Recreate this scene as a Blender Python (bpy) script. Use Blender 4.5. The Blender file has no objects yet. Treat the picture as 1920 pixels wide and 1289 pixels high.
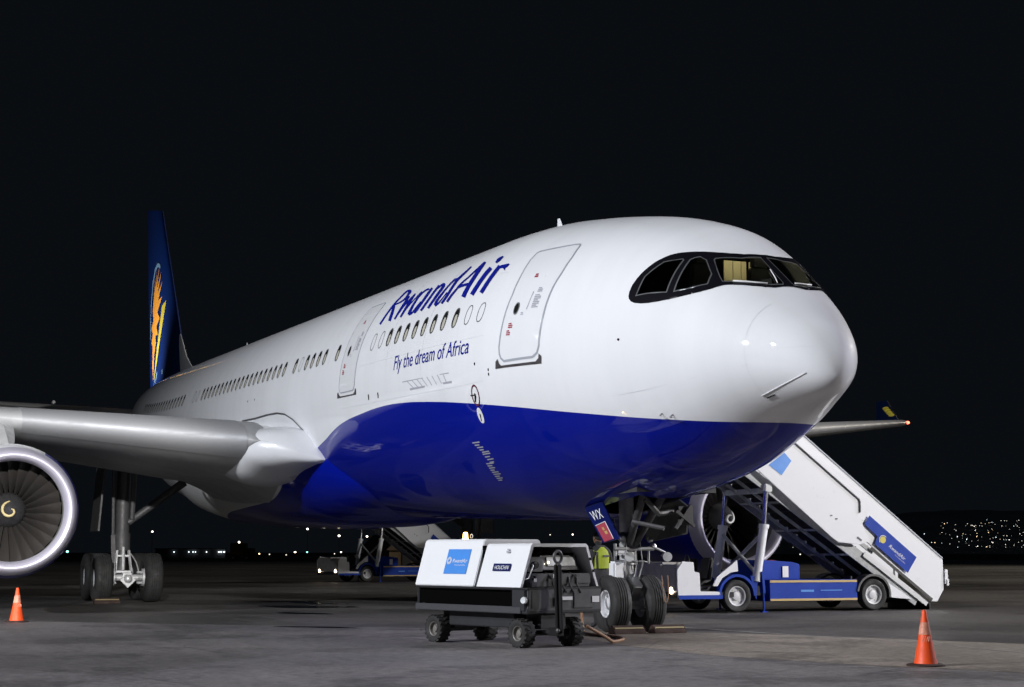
import bpy, bmesh, math, random
from mathutils import Vector, Matrix
from mathutils.geometry import delaunay_2d_cdt
R = math.radians
random.seed(7)
scn = bpy.context.scene
col = scn.collection

# ------------------------------------------------------------------ camera
cam_d = bpy.data.cameras.new('camera')
cam = bpy.data.objects.new('camera', cam_d)
col.objects.link(cam)
scn.camera = cam
YAW, PIT = 0.3895272, 0.1264775
cam.location = (19.757528, -13.084363, 1.39705)
fwd = Vector((-math.cos(YAW)*math.cos(PIT), math.sin(YAW)*math.cos(PIT), math.sin(PIT)))
cam.rotation_euler = fwd.to_track_quat('-Z', 'Y').to_euler()
cam_d.sensor_fit = 'HORIZONTAL'
cam_d.sensor_width = 36.0
cam_d.lens = 36.0*3080.32/1920
cam_d.clip_start = 0.1
cam_d.clip_end = 20000

# ------------------------------------------------------------------ night sky
world = bpy.data.worlds.new('World')
scn.world = world
world.use_nodes = True
wn, wl = world.node_tree.nodes, world.node_tree.links
wn.clear()
sky = wn.new('ShaderNodeTexSky')
sky.sky_type = 'NISHITA'
sky.sun_disc = False
sky.sun_elevation = R(-7)
sky.sun_rotation = R(200)
bg1 = wn.new('ShaderNodeBackground')
bg1.inputs['Strength'].default_value = 0.05
wl.new(sky.outputs[0], bg1.inputs['Color'])
bg2 = wn.new('ShaderNodeBackground')
bg2.inputs['Color'].default_value = (0.0030, 0.0039, 0.0053, 1)
bg2.inputs['Strength'].default_value = 1.0
wadd = wn.new('ShaderNodeAddShader')
wout = wn.new('ShaderNodeOutputWorld')
wl.new(bg1.outputs[0], wadd.inputs[0])
wl.new(bg2.outputs[0], wadd.inputs[1])
wl.new(wadd.outputs[0], wout.inputs['Surface'])

# ------------------------------------------------------------------ apron floodlights (mast lamps beside the stand; one spot added for the main gear)
def floodlight(loc, target, power, color, radius, cone=60, blend=0.5):
    d = bpy.data.lights.new('floodlight', 'SPOT')
    d.energy = power
    d.color = color
    d.shadow_soft_size = radius
    d.spot_size = R(cone)
    d.spot_blend = blend
    o = bpy.data.objects.new('floodlight', d)
    col.objects.link(o)
    o.location = loc
    o.rotation_euler = (Vector(target)-Vector(loc)).to_track_quat('-Z', 'Y').to_euler()
    return o
floodlight((4, -54, 25), (5, 0, 3), 114000, (0.96, 0.98, 1.0), 0.40, 98, 1.0)
floodlight((12, -48, 32), (-3, -3, 2), 36000, (0.93, 0.92, 1.0), 0.40, 66, 0.9)
floodlight((2, 60, 27), (0, 0, 3), 100000, (0.86, 0.86, 1.0), 0.45, 50, 0.8)
floodlight((27, 46, 18), (-15, 12.5, 2), 125000, (1.0, 0.96, 0.92), 0.45, 46, 0.8)
floodlight((48, -21, 14), (-29.5, -6.2, .2), 230000, (1.0, 0.97, 0.93), 0.4, 7.6, 0.6)  # narrow unseen spot, added to brighten the main gear bogie
floodlight((-70, 120, 45), (-75, 60, 0), 140000, (1.0, 0.9, 0.76), 0.5, 140, 0.8)

scn.view_settings.view_transform = 'Standard'
scn.view_settings.look = 'None'
scn.view_settings.exposure = 0
scn.view_settings.gamma = 1
scn.view_settings.use_curve_mapping = False
scn.render.engine = 'CYCLES'
scn.cycles.max_bounces = 6
scn.cycles.sample_clamp_indirect = 4

# ------------------------------------------------------------------ materials
def mat(name, c, rough=0.5, metal=0.0, coat=0.0, noise=0.0, nscale=3.0, emit=None, estr=0.0, bump=0.0, spec=0.5, stretch=None):
    m = bpy.data.materials.new(name)
    m.use_nodes = True
    nt = m.node_tree
    b = nt.nodes['Principled BSDF']
    b.inputs['Base Color'].default_value = (*c, 1)
    b.inputs['Roughness'].default_value = rough
    b.inputs['Metallic'].default_value = metal
    b.inputs['Coat Weight'].default_value = coat
    b.inputs['Coat Roughness'].default_value = 0.05
    b.inputs['Specular IOR Level'].default_value = spec
    if emit:
        b.inputs['Emission Color'].default_value = (*emit, 1)
        b.inputs['Emission Strength'].default_value = estr
    if noise or bump:
        tc = nt.nodes.new('ShaderNodeTexCoord')
        mp = nt.nodes.new('ShaderNodeMapping')
        if stretch: mp.inputs['Scale'].default_value = stretch
        nz = nt.nodes.new('ShaderNodeTexNoise')
        nz.inputs['Scale'].default_value = nscale
        nz.inputs['Detail'].default_value = 6
        nz.inputs['Roughness'].default_value = 0.62
        nt.links.new(tc.outputs['Object'], mp.inputs[0])
        nt.links.new(mp.outputs[0], nz.inputs['Vector'])
        if noise:
            rp = nt.nodes.new('ShaderNodeMapRange')
            rp.inputs['From Min'].default_value = 0.3
            rp.inputs['From Max'].default_value = 0.7
            rp.inputs['To Min'].default_value = 1-noise
            rp.inputs['To Max'].default_value = 1+noise*0.4
            mx = nt.nodes.new('ShaderNodeVectorMath')
            mx.operation = 'SCALE'
            mx.inputs[0].default_value = c
            nt.links.new(nz.outputs[0], rp.inputs[0])
            nt.links.new(rp.outputs[0], mx.inputs['Scale'])
            nt.links.new(mx.outputs[0], b.inputs['Base Color'])
            rr = nt.nodes.new('ShaderNodeMapRange')
            rr.inputs['From Min'].default_value = 0.3
            rr.inputs['From Max'].default_value = 0.7
            rr.inputs['To Min'].default_value = min(1, rough*1.25)
            rr.inputs['To Max'].default_value = rough*0.85
            nt.links.new(nz.outputs[0], rr.inputs[0])
            nt.links.new(rr.outputs[0], b.inputs['Roughness'])
        if bump:
            bp = nt.nodes.new('ShaderNodeBump')
            bp.inputs['Strength'].default_value = bump
            bp.inputs['Distance'].default_value = 0.02
            nt.links.new(nz.outputs[0], bp.inputs['Height'])
            nt.links.new(bp.outputs[0], b.inputs['Normal'])
    return m
M = {}
M['white'] = mat('white_paint', (0.78, 0.80, 0.84), 0.3, coat=0.35, noise=0.04, nscale=1.2)
M['grey_paint'] = mat('light_grey_paint', (0.42, 0.43, 0.44), 0.42, noise=0.16, nscale=1.4)
M['blue_paint'] = mat('deep_blue_paint', (0.003, 0.010, 0.26), 0.5, coat=0.5, spec=0.15)
M['navy'] = mat('navy_paint', (0.003, 0.008, 0.085), 0.45, spec=0.2)
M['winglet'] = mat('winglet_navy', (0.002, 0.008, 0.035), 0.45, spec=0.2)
M['logo_blue'] = mat('logo_blue', (0.004, 0.010, 0.27), 0.35)
M['black_gloss'] = mat('black_gloss', (0.006, 0.006, 0.009), 0.22)
M['seam'] = mat('skin_seam_grey', (0.70, 0.72, 0.76), 0.5)
M['trim_grey'] = mat('trim_grey', (0.34, 0.37, 0.42), 0.5)
M['pane_trim'] = mat('pane_trim', (0.16, 0.17, 0.18), 0.35, 0.5)
M['dark_grey'] = mat('dark_grey_rubber', (0.055, 0.05, 0.055), 0.6)
M['window_dark'] = mat('window_dark', (0.014, 0.015, 0.014), 0.15)
M['window_reveal'] = mat('window_reveal', (0.46, 0.45, 0.39), 0.5)
M['window_ring'] = mat('window_ring', (0.17, 0.18, 0.19), 0.4, 0.4)
M['lip_metal'] = mat('intake_lip_metal', (0.64, 0.62, 0.74), 0.36, 0.45, noise=0.06, nscale=2.5)
M['bogie'] = mat('bogie_silver', (0.62, 0.63, 0.65), 0.35, 0.35, noise=0.3, nscale=9)
M['chrome'] = mat('polished_metal', (0.72, 0.73, 0.78), 0.22, 1.0, noise=0.08, nscale=2.5)
M['steel'] = mat('brushed_steel', (0.5, 0.51, 0.53), 0.38, 1.0, noise=0.15, nscale=6)
M['slat'] = mat('slat_metal', (0.42, 0.43, 0.45), 0.58, 0.40, noise=0.12, nscale=1.6, stretch=(1, 1, 5))
M['gear_grey'] = mat('gear_grey_paint', (0.42, 0.44, 0.46), 0.4, noise=0.3, nscale=9)
M['gear_dark'] = mat('gear_dark', (0.06, 0.06, 0.065), 0.5, noise=0.3, nscale=9)
M['tow_black'] = mat('tow_bar_black', (0.010, 0.010, 0.011), 0.6, spec=0.2)
M['rubber'] = mat('tyre_rubber', (0.021, 0.021, 0.022), 0.72, noise=0.35, nscale=7)
M['rim'] = mat('wheel_rim_paint', (0.62, 0.63, 0.66), 0.35, noise=0.15, nscale=9)
M['hood_grey'] = mat('worn_grey_hood', (0.44, 0.43, 0.42), 0.5, noise=0.25, nscale=5)
M['rim_dull'] = mat('dull_rim', (0.17, 0.16, 0.15), 0.5, noise=0.3, nscale=12)
M['fan'] = mat('fan_blade_titanium', (0.15, 0.14, 0.135), 0.30, 0.7)
M['inlet'] = mat('inlet_liner', (0.16, 0.16, 0.155), 0.5)
M['void'] = mat('dark_void', (0.003, 0.003, 0.003), 0.95, spec=0.0)  # near-black without gloss, stands in for shade inside openings
M['gold'] = mat('spinner_mark', (0.75, 0.62, 0.32), 0.4)
M['white_mark'] = mat('white_mark', (0.75, 0.76, 0.78), 0.5)
M['red_mark'] = mat('red_mark', (0.36, 0.05, 0.08), 0.5)
M['maroon'] = mat('maroon_mark', (0.09, 0.012, 0.03), 0.5)
M['ink'] = mat('grey_ink', (0.36, 0.37, 0.42), 0.6)
M['sun_orange'] = mat('sun_orange', (0.80, 0.34, 0.045), 0.45)
M['leaf_yellow'] = mat('leaf_yellow', (0.55, 0.46, 0.05), 0.45)
M['arc_blue'] = mat('pale_blue_arc', (0.18, 0.33, 0.52), 0.45)
M['charcoal'] = mat('charcoal_steel', (0.028, 0.029, 0.034), 0.55, noise=0.25, nscale=4, spec=0.3)
M['charcoal2'] = mat('charcoal_panel', (0.052, 0.054, 0.062), 0.5, noise=0.2, nscale=5)
M['sticker_blue'] = mat('sticker_blue', (0.055, 0.25, 0.72), 0.45, noise=0.12, nscale=4)
M['stair_blue'] = mat('stair_blue', (0.004, 0.040, 0.34), 0.5, noise=0.12, nscale=3, spec=0.2)
M['stripe'] = mat('gold_stripe', (0.50, 0.36, 0.13), 0.45)
M['seat_black'] = mat('black_vinyl', (0.018, 0.018, 0.02), 0.55)
M['orange'] = mat('cone_orange', (0.85, 0.085, 0.012), 0.5, noise=0.12, nscale=9)
M['cone_scuff'] = mat('cone_reflective_band', (0.80, 0.33, 0.22), 0.5, noise=0.55, nscale=16)
M['cone_base'] = mat('cone_base_rubber', (0.035, 0.018, 0.014), 0.8, noise=0.3, nscale=12)
M['tread'] = mat('stair_tread', (0.035, 0.035, 0.037), 0.55, noise=0.3, nscale=8)
M['vest'] = mat('hi_vis_vest', (0.27, 0.33, 0.02), 0.75)
M['cloth'] = mat('dark_clothing', (0.02, 0.021, 0.025), 0.85)
M['skin'] = mat('skin', (0.16, 0.085, 0.055), 0.55)
M['hair'] = mat('hair', (0.01, 0.009, 0.008), 0.8)
M['yellow_rail'] = mat('chock_bright_edge', (0.40, 0.34, 0.20), 0.4, 0.3)
M['cream'] = mat('cockpit_cream_panel', (0.60, 0.53, 0.33), 0.6)
M['cable'] = mat('tan_cable', (0.22, 0.12, 0.065), 0.6)
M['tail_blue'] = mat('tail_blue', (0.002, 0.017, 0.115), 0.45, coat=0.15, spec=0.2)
M['rail_dark'] = mat('dark_line', (0.10, 0.10, 0.11), 0.5)  # dark grey of the hand rails and latches
def lamp_mat(name, c, s): return mat(name, (0.02, 0.02, 0.02), 0.5, emit=c, estr=s)
M['headlight'] = lamp_mat('headlight_glow', (1.0, 0.78, 0.55), 12)
M['amber'] = lamp_mat('amber_glow', (1.0, 0.62, 0.16), 14)
M['red_glow'] = lamp_mat('red_glow', (1.0, 0.10, 0.05), 9)
M['panel_glow'] = lamp_mat('panel_lamp_glow', (1.0, 0.85, 0.6), 8)
M['lens'] = mat('lamp_lens', (0.75, 0.78, 0.82), 0.15, 0.2)

def glass_mat():
    m = bpy.data.materials.new('tinted_glass')
    m.use_nodes = True
    nt = m.node_tree
    nt.nodes.remove(nt.nodes['Principled BSDF'])
    tr = nt.nodes.new('ShaderNodeBsdfTransparent')
    tr.inputs[0].default_value = (0.55, 0.60, 0.58, 1)
    gl = nt.nodes.new('ShaderNodeBsdfGlossy')
    gl.inputs['Roughness'].default_value = 0.03
    fr = nt.nodes.new('ShaderNodeFresnel')
    fr.inputs[0].default_value = 1.45
    mx = nt.nodes.new('ShaderNodeMixShader')
    nt.links.new(fr.outputs[0], mx.inputs[0])
    nt.links.new(tr.outputs[0], mx.inputs[1])
    nt.links.new(gl.outputs[0], mx.inputs[2])
    nt.links.new(mx.outputs[0], nt.nodes['Material Output'].inputs['Surface'])
    return m
M['glass'] = glass_mat()

# ------------------------------------------------------------------ object helpers
def tag(o, label=None, cat=None, group=None, kind=None):
    if label: o['label'] = label
    if cat: o['category'] = cat
    if group: o['group'] = group
    if kind: o['kind'] = kind
    return o
def thing(name, label, cat, loc=(0, 0, 0), rz=0.0, group=None):
    o = bpy.data.objects.new(name, None)
    o.empty_display_size = 0.3
    col.objects.link(o)
    o.location = loc
    o.rotation_euler = (0, 0, rz)
    return tag(o, label, cat, group)
def kids(o): return [c for c in bpy.data.objects if c.parent == o]
def copy_tree(o, parent=None):
    c = o.copy()
    col.objects.link(c)
    c.parent = parent
    for k in kids(o): copy_tree(k, c)
    return c

class MB:
    """collects shapes into one mesh; coordinates are those of the parent thing"""
    def __init__(s):
        s.v = []; s.f = []; s.m = []; s.cur = 0
    def mi(s, k): s.cur = k; return s
    def add(s, vs, fs):
        b = len(s.v)
        s.v += [tuple(x) for x in vs]
        for f in fs:
            s.f.append([b+i for i in f]); s.m.append(s.cur)
        return s
    def box(s, c, d, rot=None, taper=None):
        x, y, z = d[0]/2, d[1]/2, d[2]/2
        vs = [Vector((sx*x, sy*y, sz*z)) for sz in (-1, 1) for sy in (-1, 1) for sx in (-1, 1)]
        if taper:
            for i in range(4, 8): vs[i].x *= taper[0]; vs[i].y *= taper[1]
        if rot is not None: vs = [rot @ v for v in vs]
        c = Vector(c)
        return s.add([v+c for v in vs], [(0, 2, 3, 1), (4, 5, 7, 6), (0, 1, 5, 4), (2, 6, 7, 3), (0, 4, 6, 2), (1, 3, 7, 5)])
    def beam(s, a, b, w, h, up=(0, 0, 1)):
        a, b = Vector(a), Vector(b)
        d = (b-a); L = d.length; d.normalize()
        u = Vector(up)
        if abs(u.dot(d)) > 0.98: u = Vector((1, 0, 0))
        sd = d.cross(u).normalized(); u = sd.cross(d)
        rot = Matrix((d, sd, u)).transposed()
        return s.box((a+b)/2, (L, w, h), rot)
    def tube(s, pts, r, n=12, cap=True):
        pts = [Vector(p) for p in pts]
        rs = r if isinstance(r, (list, tuple)) else [r]*len(pts)
        rings = []; pu = None
        for i, p in enumerate(pts):
            t = (pts[min(i+1, len(pts)-1)]-pts[max(i-1, 0)]).normalized()
            if pu is None:
                pu = Vector((0, 0, 1)) if abs(t.z) < 0.9 else Vector((1, 0, 0))
            sd = t.cross(pu)
            if sd.length < 1e-6: sd = t.orthogonal()
            sd.normalize()
            pu = sd.cross(t)
            rings.append([p+(sd*math.cos(a)+pu*math.sin(a))*rs[i] for a in [2*math.pi*k/n for k in range(n)]])
        return s.loft(rings, cap)
    def loft(s, rings, cap=True, closed=True):
        n = len(rings[0]); vs = [v for r in rings for v in r]; fs = []
        for i in range(len(rings)-1):
            for k in range(n if closed else n-1):
                k2 = (k+1) % n
                fs.append((i*n+k, i*n+k2, (i+1)*n+k2, (i+1)*n+k))
        if cap:
            fs.append(tuple(range(n-1, -1, -1)))
            fs.append(tuple((len(rings)-1)*n+k for k in range(n)))
        return s.add(vs, fs)
    def lathe(s, prof, org, axis, n=32, cap=False):
        """prof: (along, radius) pairs"""
        ax = Vector(axis).normalized(); u = ax.orthogonal().normalized(); w = ax.cross(u); org = Vector(org)
        rings = [[org+ax*a+(u*math.cos(t)+w*math.sin(t))*max(r, 1e-4) for t in [2*math.pi*k/n for k in range(n)]] for a, r in prof]
        return s.loft(rings, cap)
    def prism(s, poly, o, ux, uy, d):
        """poly in (ux,uy) from o, extruded by vector d"""
        o, ux, uy, d = Vector(o), Vector(ux), Vector(uy), Vector(d)
        a = [o+ux*x+uy*y for x, y in poly]; n = len(a)
        return s.add(a+[p+d for p in a], [tuple(range(n)), tuple(range(2*n-1, n-1, -1))]+[(i, i+n, (i+1) % n+n, (i+1) % n) for i in range(n)])
    def sphere(s, c, r, n=12, sc=(1, 1, 1)):
        c = Vector(c)
        rings = [[c+Vector((r*sc[0]*math.sin(p)*math.cos(t), r*sc[1]*math.sin(p)*math.sin(t), r*sc[2]*math.cos(p))) for t in [2*math.pi*k/n for k in range(n)]] for p in [max(1e-3, min(math.pi-1e-3, math.pi*i/(n//2))) for i in range(n//2+1)]]
        return s.loft(rings, False)
    def islands(s):
        par = list(range(len(s.v)))
        def find(a):
            while par[a] != a: par[a] = par[par[a]]; a = par[a]
            return a
        for f in s.f:
            for k in f[1:]: par[find(f[0])] = find(k)
        out = {}
        for f, m in zip(s.f, s.m): out.setdefault(find(f[0]), []).append((f, m))
        res = []
        for fl in out.values():
            q = MB(); mp = {}
            for f, m in fl:
                for k in f:
                    if k not in mp: mp[k] = len(q.v); q.v.append(s.v[k])
                q.f.append([mp[k] for k in f]); q.m.append(m)
            res.append(q)
        return res
    def build_each(s, name, mats, parent=None, **k):
        """every separate piece becomes an object of its own"""
        return [q.build(name, mats, parent, **k) for q in s.islands()]
    def build(s, name, mats, parent=None, smooth=False, bevel=0.0, fix=True, auto=None, off=None):
        me = bpy.data.meshes.new(name)
        vs = s.v
        if off is not None: vs = [(x-off[0], y-off[1], z-off[2]) for x, y, z in vs]
        me.from_pydata(vs, [], s.f)
        if not isinstance(mats, (list, tuple)): mats = [mats]
        for m in mats: me.materials.append(M[m] if isinstance(m, str) else m)
        me.polygons.foreach_set('material_index', s.m)
        if fix or bevel:
            bm = bmesh.new(); bm.from_mesh(me)
            if fix: bmesh.ops.recalc_face_normals(bm, faces=bm.faces)
            if bevel:
                es = [e for e in bm.edges if len(e.link_faces) == 2 and e.calc_face_angle(0) > 0.6]
                try: bmesh.ops.bevel(bm, geom=es, offset=bevel, segments=2, affect='EDGES', clamp_overlap=True)
                except Exception: pass
            bm.to_mesh(me); bm.free()
        if smooth:
            me.polygons.foreach_set('use_smooth', [True]*len(me.polygons))
            if auto:
                me.set_sharp_from_angle(angle=R(auto))
        me.update()
        o = bpy.data.objects.new(name, me)
        col.objects.link(o)
        if parent is not None: o.parent = parent
        return o

def text_tris(body, shear=0.0, space=1.0):
    """flat glyph outlines of the built-in font as (verts2d, faces), unit cap size, origin at the left of the baseline"""
    cu = bpy.data.curves.new('glyphs', 'FONT')
    cu.body = body; cu.size = 1.0; cu.shear = shear; cu.space_character = space
    cu.resolution_u = 4
    ob = bpy.data.objects.new('glyphs', cu)
    col.objects.link(ob)
    dg = bpy.context.evaluated_depsgraph_get()
    me = ob.evaluated_get(dg).to_mesh()
    vs = [(v.co.x, v.co.y) for v in me.vertices]
    fs = [tuple(p.vertices) for p in me.polygons]
    ob.evaluated_get(dg).to_mesh_clear()
    bpy.data.objects.remove(ob); bpy.data.curves.remove(cu)
    return vs, fs
def flat_text(mb, body, o, ux, uy, size, width=None, shear=0.0, space=1.0):
    vs, fs = text_tris(body, shear, space)
    x0 = min(v[0] for v in vs); x1 = max(v[0] for v in vs)
    sx = size if width is None else width/(x1-x0)
    o, ux, uy = Vector(o), Vector(ux), Vector(uy)
    mb.add([o+ux*((x-x0)*sx)+uy*(y*size) for x, y in vs], fs)
    return mb

def pchip(xk, yk):
    n = len(xk); h = [xk[i+1]-xk[i] for i in range(n-1)]; d = [(yk[i+1]-yk[i])/h[i] for i in range(n-1)]
    m = [0.0]*n
    for i in range(1, n-1):
        if d[i-1]*d[i] > 0:
            w1 = 2*h[i]+h[i-1]; w2 = h[i]+2*h[i-1]; m[i] = (w1+w2)/(w1/d[i-1]+w2/d[i])
    m[0], m[-1] = d[0], d[-1]
    def f(x):
        i = 0
        while i < n-2 and x > xk[i+1]: i += 1
        t = min(max((x-xk[i])/h[i], 0), 1)
        return (2*t**3-3*t*t+1)*yk[i]+(t**3-2*t*t+t)*h[i]*m[i]+(-2*t**3+3*t*t)*yk[i+1]+(t**3-t*t)*h[i]*m[i+1]
    return f
def lin(xk, yk):
    def f(x):
        if x <= xk[0]: return yk[0]
        for i in range(len(xk)-1):
            if x <= xk[i+1]: return yk[i]+(yk[i+1]-yk[i])*(x-xk[i])/(xk[i+1]-xk[i])
        return yk[-1]
    return f
def inside(p, poly):
    x, y = p; c = False; n = len(poly)
    for i in range(n):
        x1, y1 = poly[i]; x2, y2 = poly[(i+1) % n]
        if (y1 > y) != (y2 > y) and x < (x2-x1)*(y-y1)/(y2-y1)+x1: c = not c
    return c

# ------------------------------------------------------------------ ground
def sheet(name, poly, z, m, kind='structure'):
    mb = MB(); mb.add([(x, y, z) for x, y in poly], [tuple(range(len(poly)))])
    o = mb.build(name, m, fix=False); o['kind'] = kind
    return o
def ground_mat(name, c1, c2, scale, wet, crack=0.0):
    m = bpy.data.materials.new(name); m.use_nodes = True
    nt = m.node_tree; N = nt.nodes; L = nt.links; b = N['Principled BSDF']
    tc = N.new('ShaderNodeTexCoord')
    def noise(sc, det, stretch=(1, 1, 1), ro=.6):
        mp = N.new('ShaderNodeMapping'); mp.inputs['Scale'].default_value = stretch
        n = N.new('ShaderNodeTexNoise'); n.inputs['Scale'].default_value = sc; n.inputs['Detail'].default_value = det; n.inputs['Roughness'].default_value = ro
        L.new(tc.outputs['Object'], mp.inputs[0]); L.new(mp.outputs[0], n.inputs['Vector']); return n.outputs[0]
    def rng(v, a, bb, c, d):
        n = N.new('ShaderNodeMapRange'); L.new(v, n.inputs[0])
        for k, x in (('From Min', a), ('From Max', bb), ('To Min', c), ('To Max', d)): n.inputs[k].default_value = x
        return n.outputs[0]
    def mixc(f, a, bb):
        n = N.new('ShaderNodeMix'); n.data_type = 'RGBA'; L.new(f, n.inputs['Factor'])
        for i, v in ((6, a), (7, bb)):
            if isinstance(v, tuple): n.inputs[i].default_value = (*v, 1)
            else: L.new(v, n.inputs[i])
        return n.outputs[2]
    big = noise(scale, 5); mid = noise(scale*6, 6, (1, 1, 1), .7); fine = noise(38, 4, (1, 1, 1), .75)
    colr = mixc(rng(big, .35, .65, 0, 1), c1, c2)
    dk = tuple(x*.42 for x in c1)
    colr = mixc(rng(mid, .54, .70, 0, .8), colr, dk)
    stain = noise(scale*2.6, 8, (1, 1, 1), .58); dk2 = tuple(x*.5 for x in c1)
    colr = mixc(rng(stain, .54, .59, 0, .75), colr, dk2)
    streak = noise(.5, 7, (.12, 1.6, 1), .65)
    colr = mixc(rng(streak, .54, .70, 0, .45), colr, tuple(min(1, x*1.35) for x in c2))
    lt = tuple(min(1, x*1.6) for x in c2)
    colr = mixc(rng(fine, .5, .8, 0, .55), colr, lt)
    colr = mixc(rng(fine, .5, .2, 0, .5), colr, dk)
    grit = noise(7, 5, (1, 1, 1), .7)
    colr = mixc(rng(grit, .50, .68, 0, .6), colr, dk)
    colr = mixc(rng(grit, .50, .34, 0, .35), colr, lt)
    if crack:
        v = N.new('ShaderNodeTexVoronoi'); v.feature = 'DISTANCE_TO_EDGE'; v.inputs['Scale'].default_value = .22; v.inputs['Randomness'].default_value = .8
        L.new(tc.outputs['Object'], v.inputs['Vector'])
        colr = mixc(rng(v.outputs[0], .0, .006, crack, 0), colr, tuple(x*.35 for x in c1))
    L.new(colr, b.inputs['Base Color'])
    w = noise(scale*1.7, 4)
    L.new(rng(w, .42, .62, wet, .72), b.inputs['Roughness'])
    b.inputs['Specular IOR Level'].default_value = .35
    bp = N.new('ShaderNodeBump'); bp.inputs['Strength'].default_value = .35; bp.inputs['Distance'].default_value = .012
    L.new(fine, bp.inputs['Height']); L.new(bp.outputs[0], b.inputs['Normal'])
    return m
M['asphalt'] = ground_mat('apron_asphalt', (.060, .058, .058), (.10, .093, .086), .05, .34)
M['concrete'] = ground_mat('apron_concrete', (.100, .094, .097), (.172, .161, .163), .13, .50, .5)
M['field'] = mat('dark_grass', (.012, .014, .010), .9, noise=.5, nscale=.02)
M['water'] = mat('shallow_water', (.012, .012, .013), .05)
sheet('field', [(-9000, -6000), (3000, -6000), (3000, 9000), (-9000, 9000)], -.02, 'field')
sheet('apron', [(-230, -180), (120, -120), (120, 130), (-40, 230), (-230, 190)], 0.0, 'asphalt')
sheet('concrete_slab', [(-45, -41.9), (-15.8, -9.8), (-11.5, -5.2), (-7.4, -.6), (-4.8, 1.9), (-.2, 4.2), (9, 9.5), (60, 22), (60, -70), (-45, -70)], .004, 'concrete')
def blob(cx, cy, rx, ry, rot, seed):
    rnd = random.Random(seed); ph = [rnd.uniform(0, 6.3) for _ in range(4)]; o = []
    for k in range(40):
        t = 2*math.pi*k/40
        r = 1+.22*math.sin(2*t+ph[0])+.14*math.sin(3*t+ph[1])+.08*math.sin(5*t+ph[2])
        x, y = rx*r*math.cos(t), ry*r*math.sin(t)
        o.append((cx+x*math.cos(rot)-y*math.sin(rot), cy+x*math.sin(rot)+y*math.cos(rot)))
    return o
for i, (x, y, a, b, r) in enumerate(((-22.0, -1.7, 1.5, .7, .5), (-25.0, -.6, 1.1, .5, .2), (-17.5, -3.0, .8, .3, .4), (-10.5, -4.6, .7, .22, .8))):
    sheet('puddle', blob(x, y, a, b, r, i), .009, 'water')

M['concrete_warm'] = ground_mat('warm_concrete', (.150, .132, .112), (.245, .214, .184), .16, .55, .4)
sheet('concrete_strip', [(-7.7, -.9), (-7.4, -.5), (-4.8, 1.9), (-.2, 4.2), (9, 9.5), (30, 15), (30, 6.5), (12, 2.6), (5.36, .62), (2.4, -1.05), (-.12, -1.92), (-3.1, -2.0), (-5.6, -1.6)], .007, 'concrete_warm')
# a worn pale guide line across the stand
sheet('apron_line', [(-8.2, 1.55), (-4.37, 2.06), (-1.9, 2.44), (1.0, 2.36), (3.2, 2.2), (3.2, 2.28), (1.0, 2.44), (-1.9, 2.52), (-4.37, 2.15), (-8.2, 1.64)], .011, mat('worn_line_paint', (.30, .29, .28), .6, noise=.75, nscale=2.2))
# dark hillside beyond the field
hb = MB(); NA, ND = 60, 12
def bearing(px): # compass direction seen from the stand
    return math.atan2(math.cos(YAW)*(px-960)/3080.3*1.0+math.sin(YAW), -math.cos(YAW)+math.sin(YAW)*(px-960)/3080.3)
def far_point(px, d, z):
    a = bearing(px); return Vector((cam.location.x+d*math.cos(a), cam.location.y+d*math.sin(a), z))
rnd = random.Random(3)
hz = []
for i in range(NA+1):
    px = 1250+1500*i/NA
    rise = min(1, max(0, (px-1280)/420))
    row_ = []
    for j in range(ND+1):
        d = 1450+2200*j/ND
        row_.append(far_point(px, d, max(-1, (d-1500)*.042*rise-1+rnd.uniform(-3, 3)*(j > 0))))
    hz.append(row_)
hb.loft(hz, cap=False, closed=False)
hb.build('hillside', mat('hazy_hillside', (.34, .36, .38), .95, noise=.3, nscale=.004), smooth=True, fix=False)['kind'] = 'structure'  # base colour lifted to stand in for haze and town glow

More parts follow.
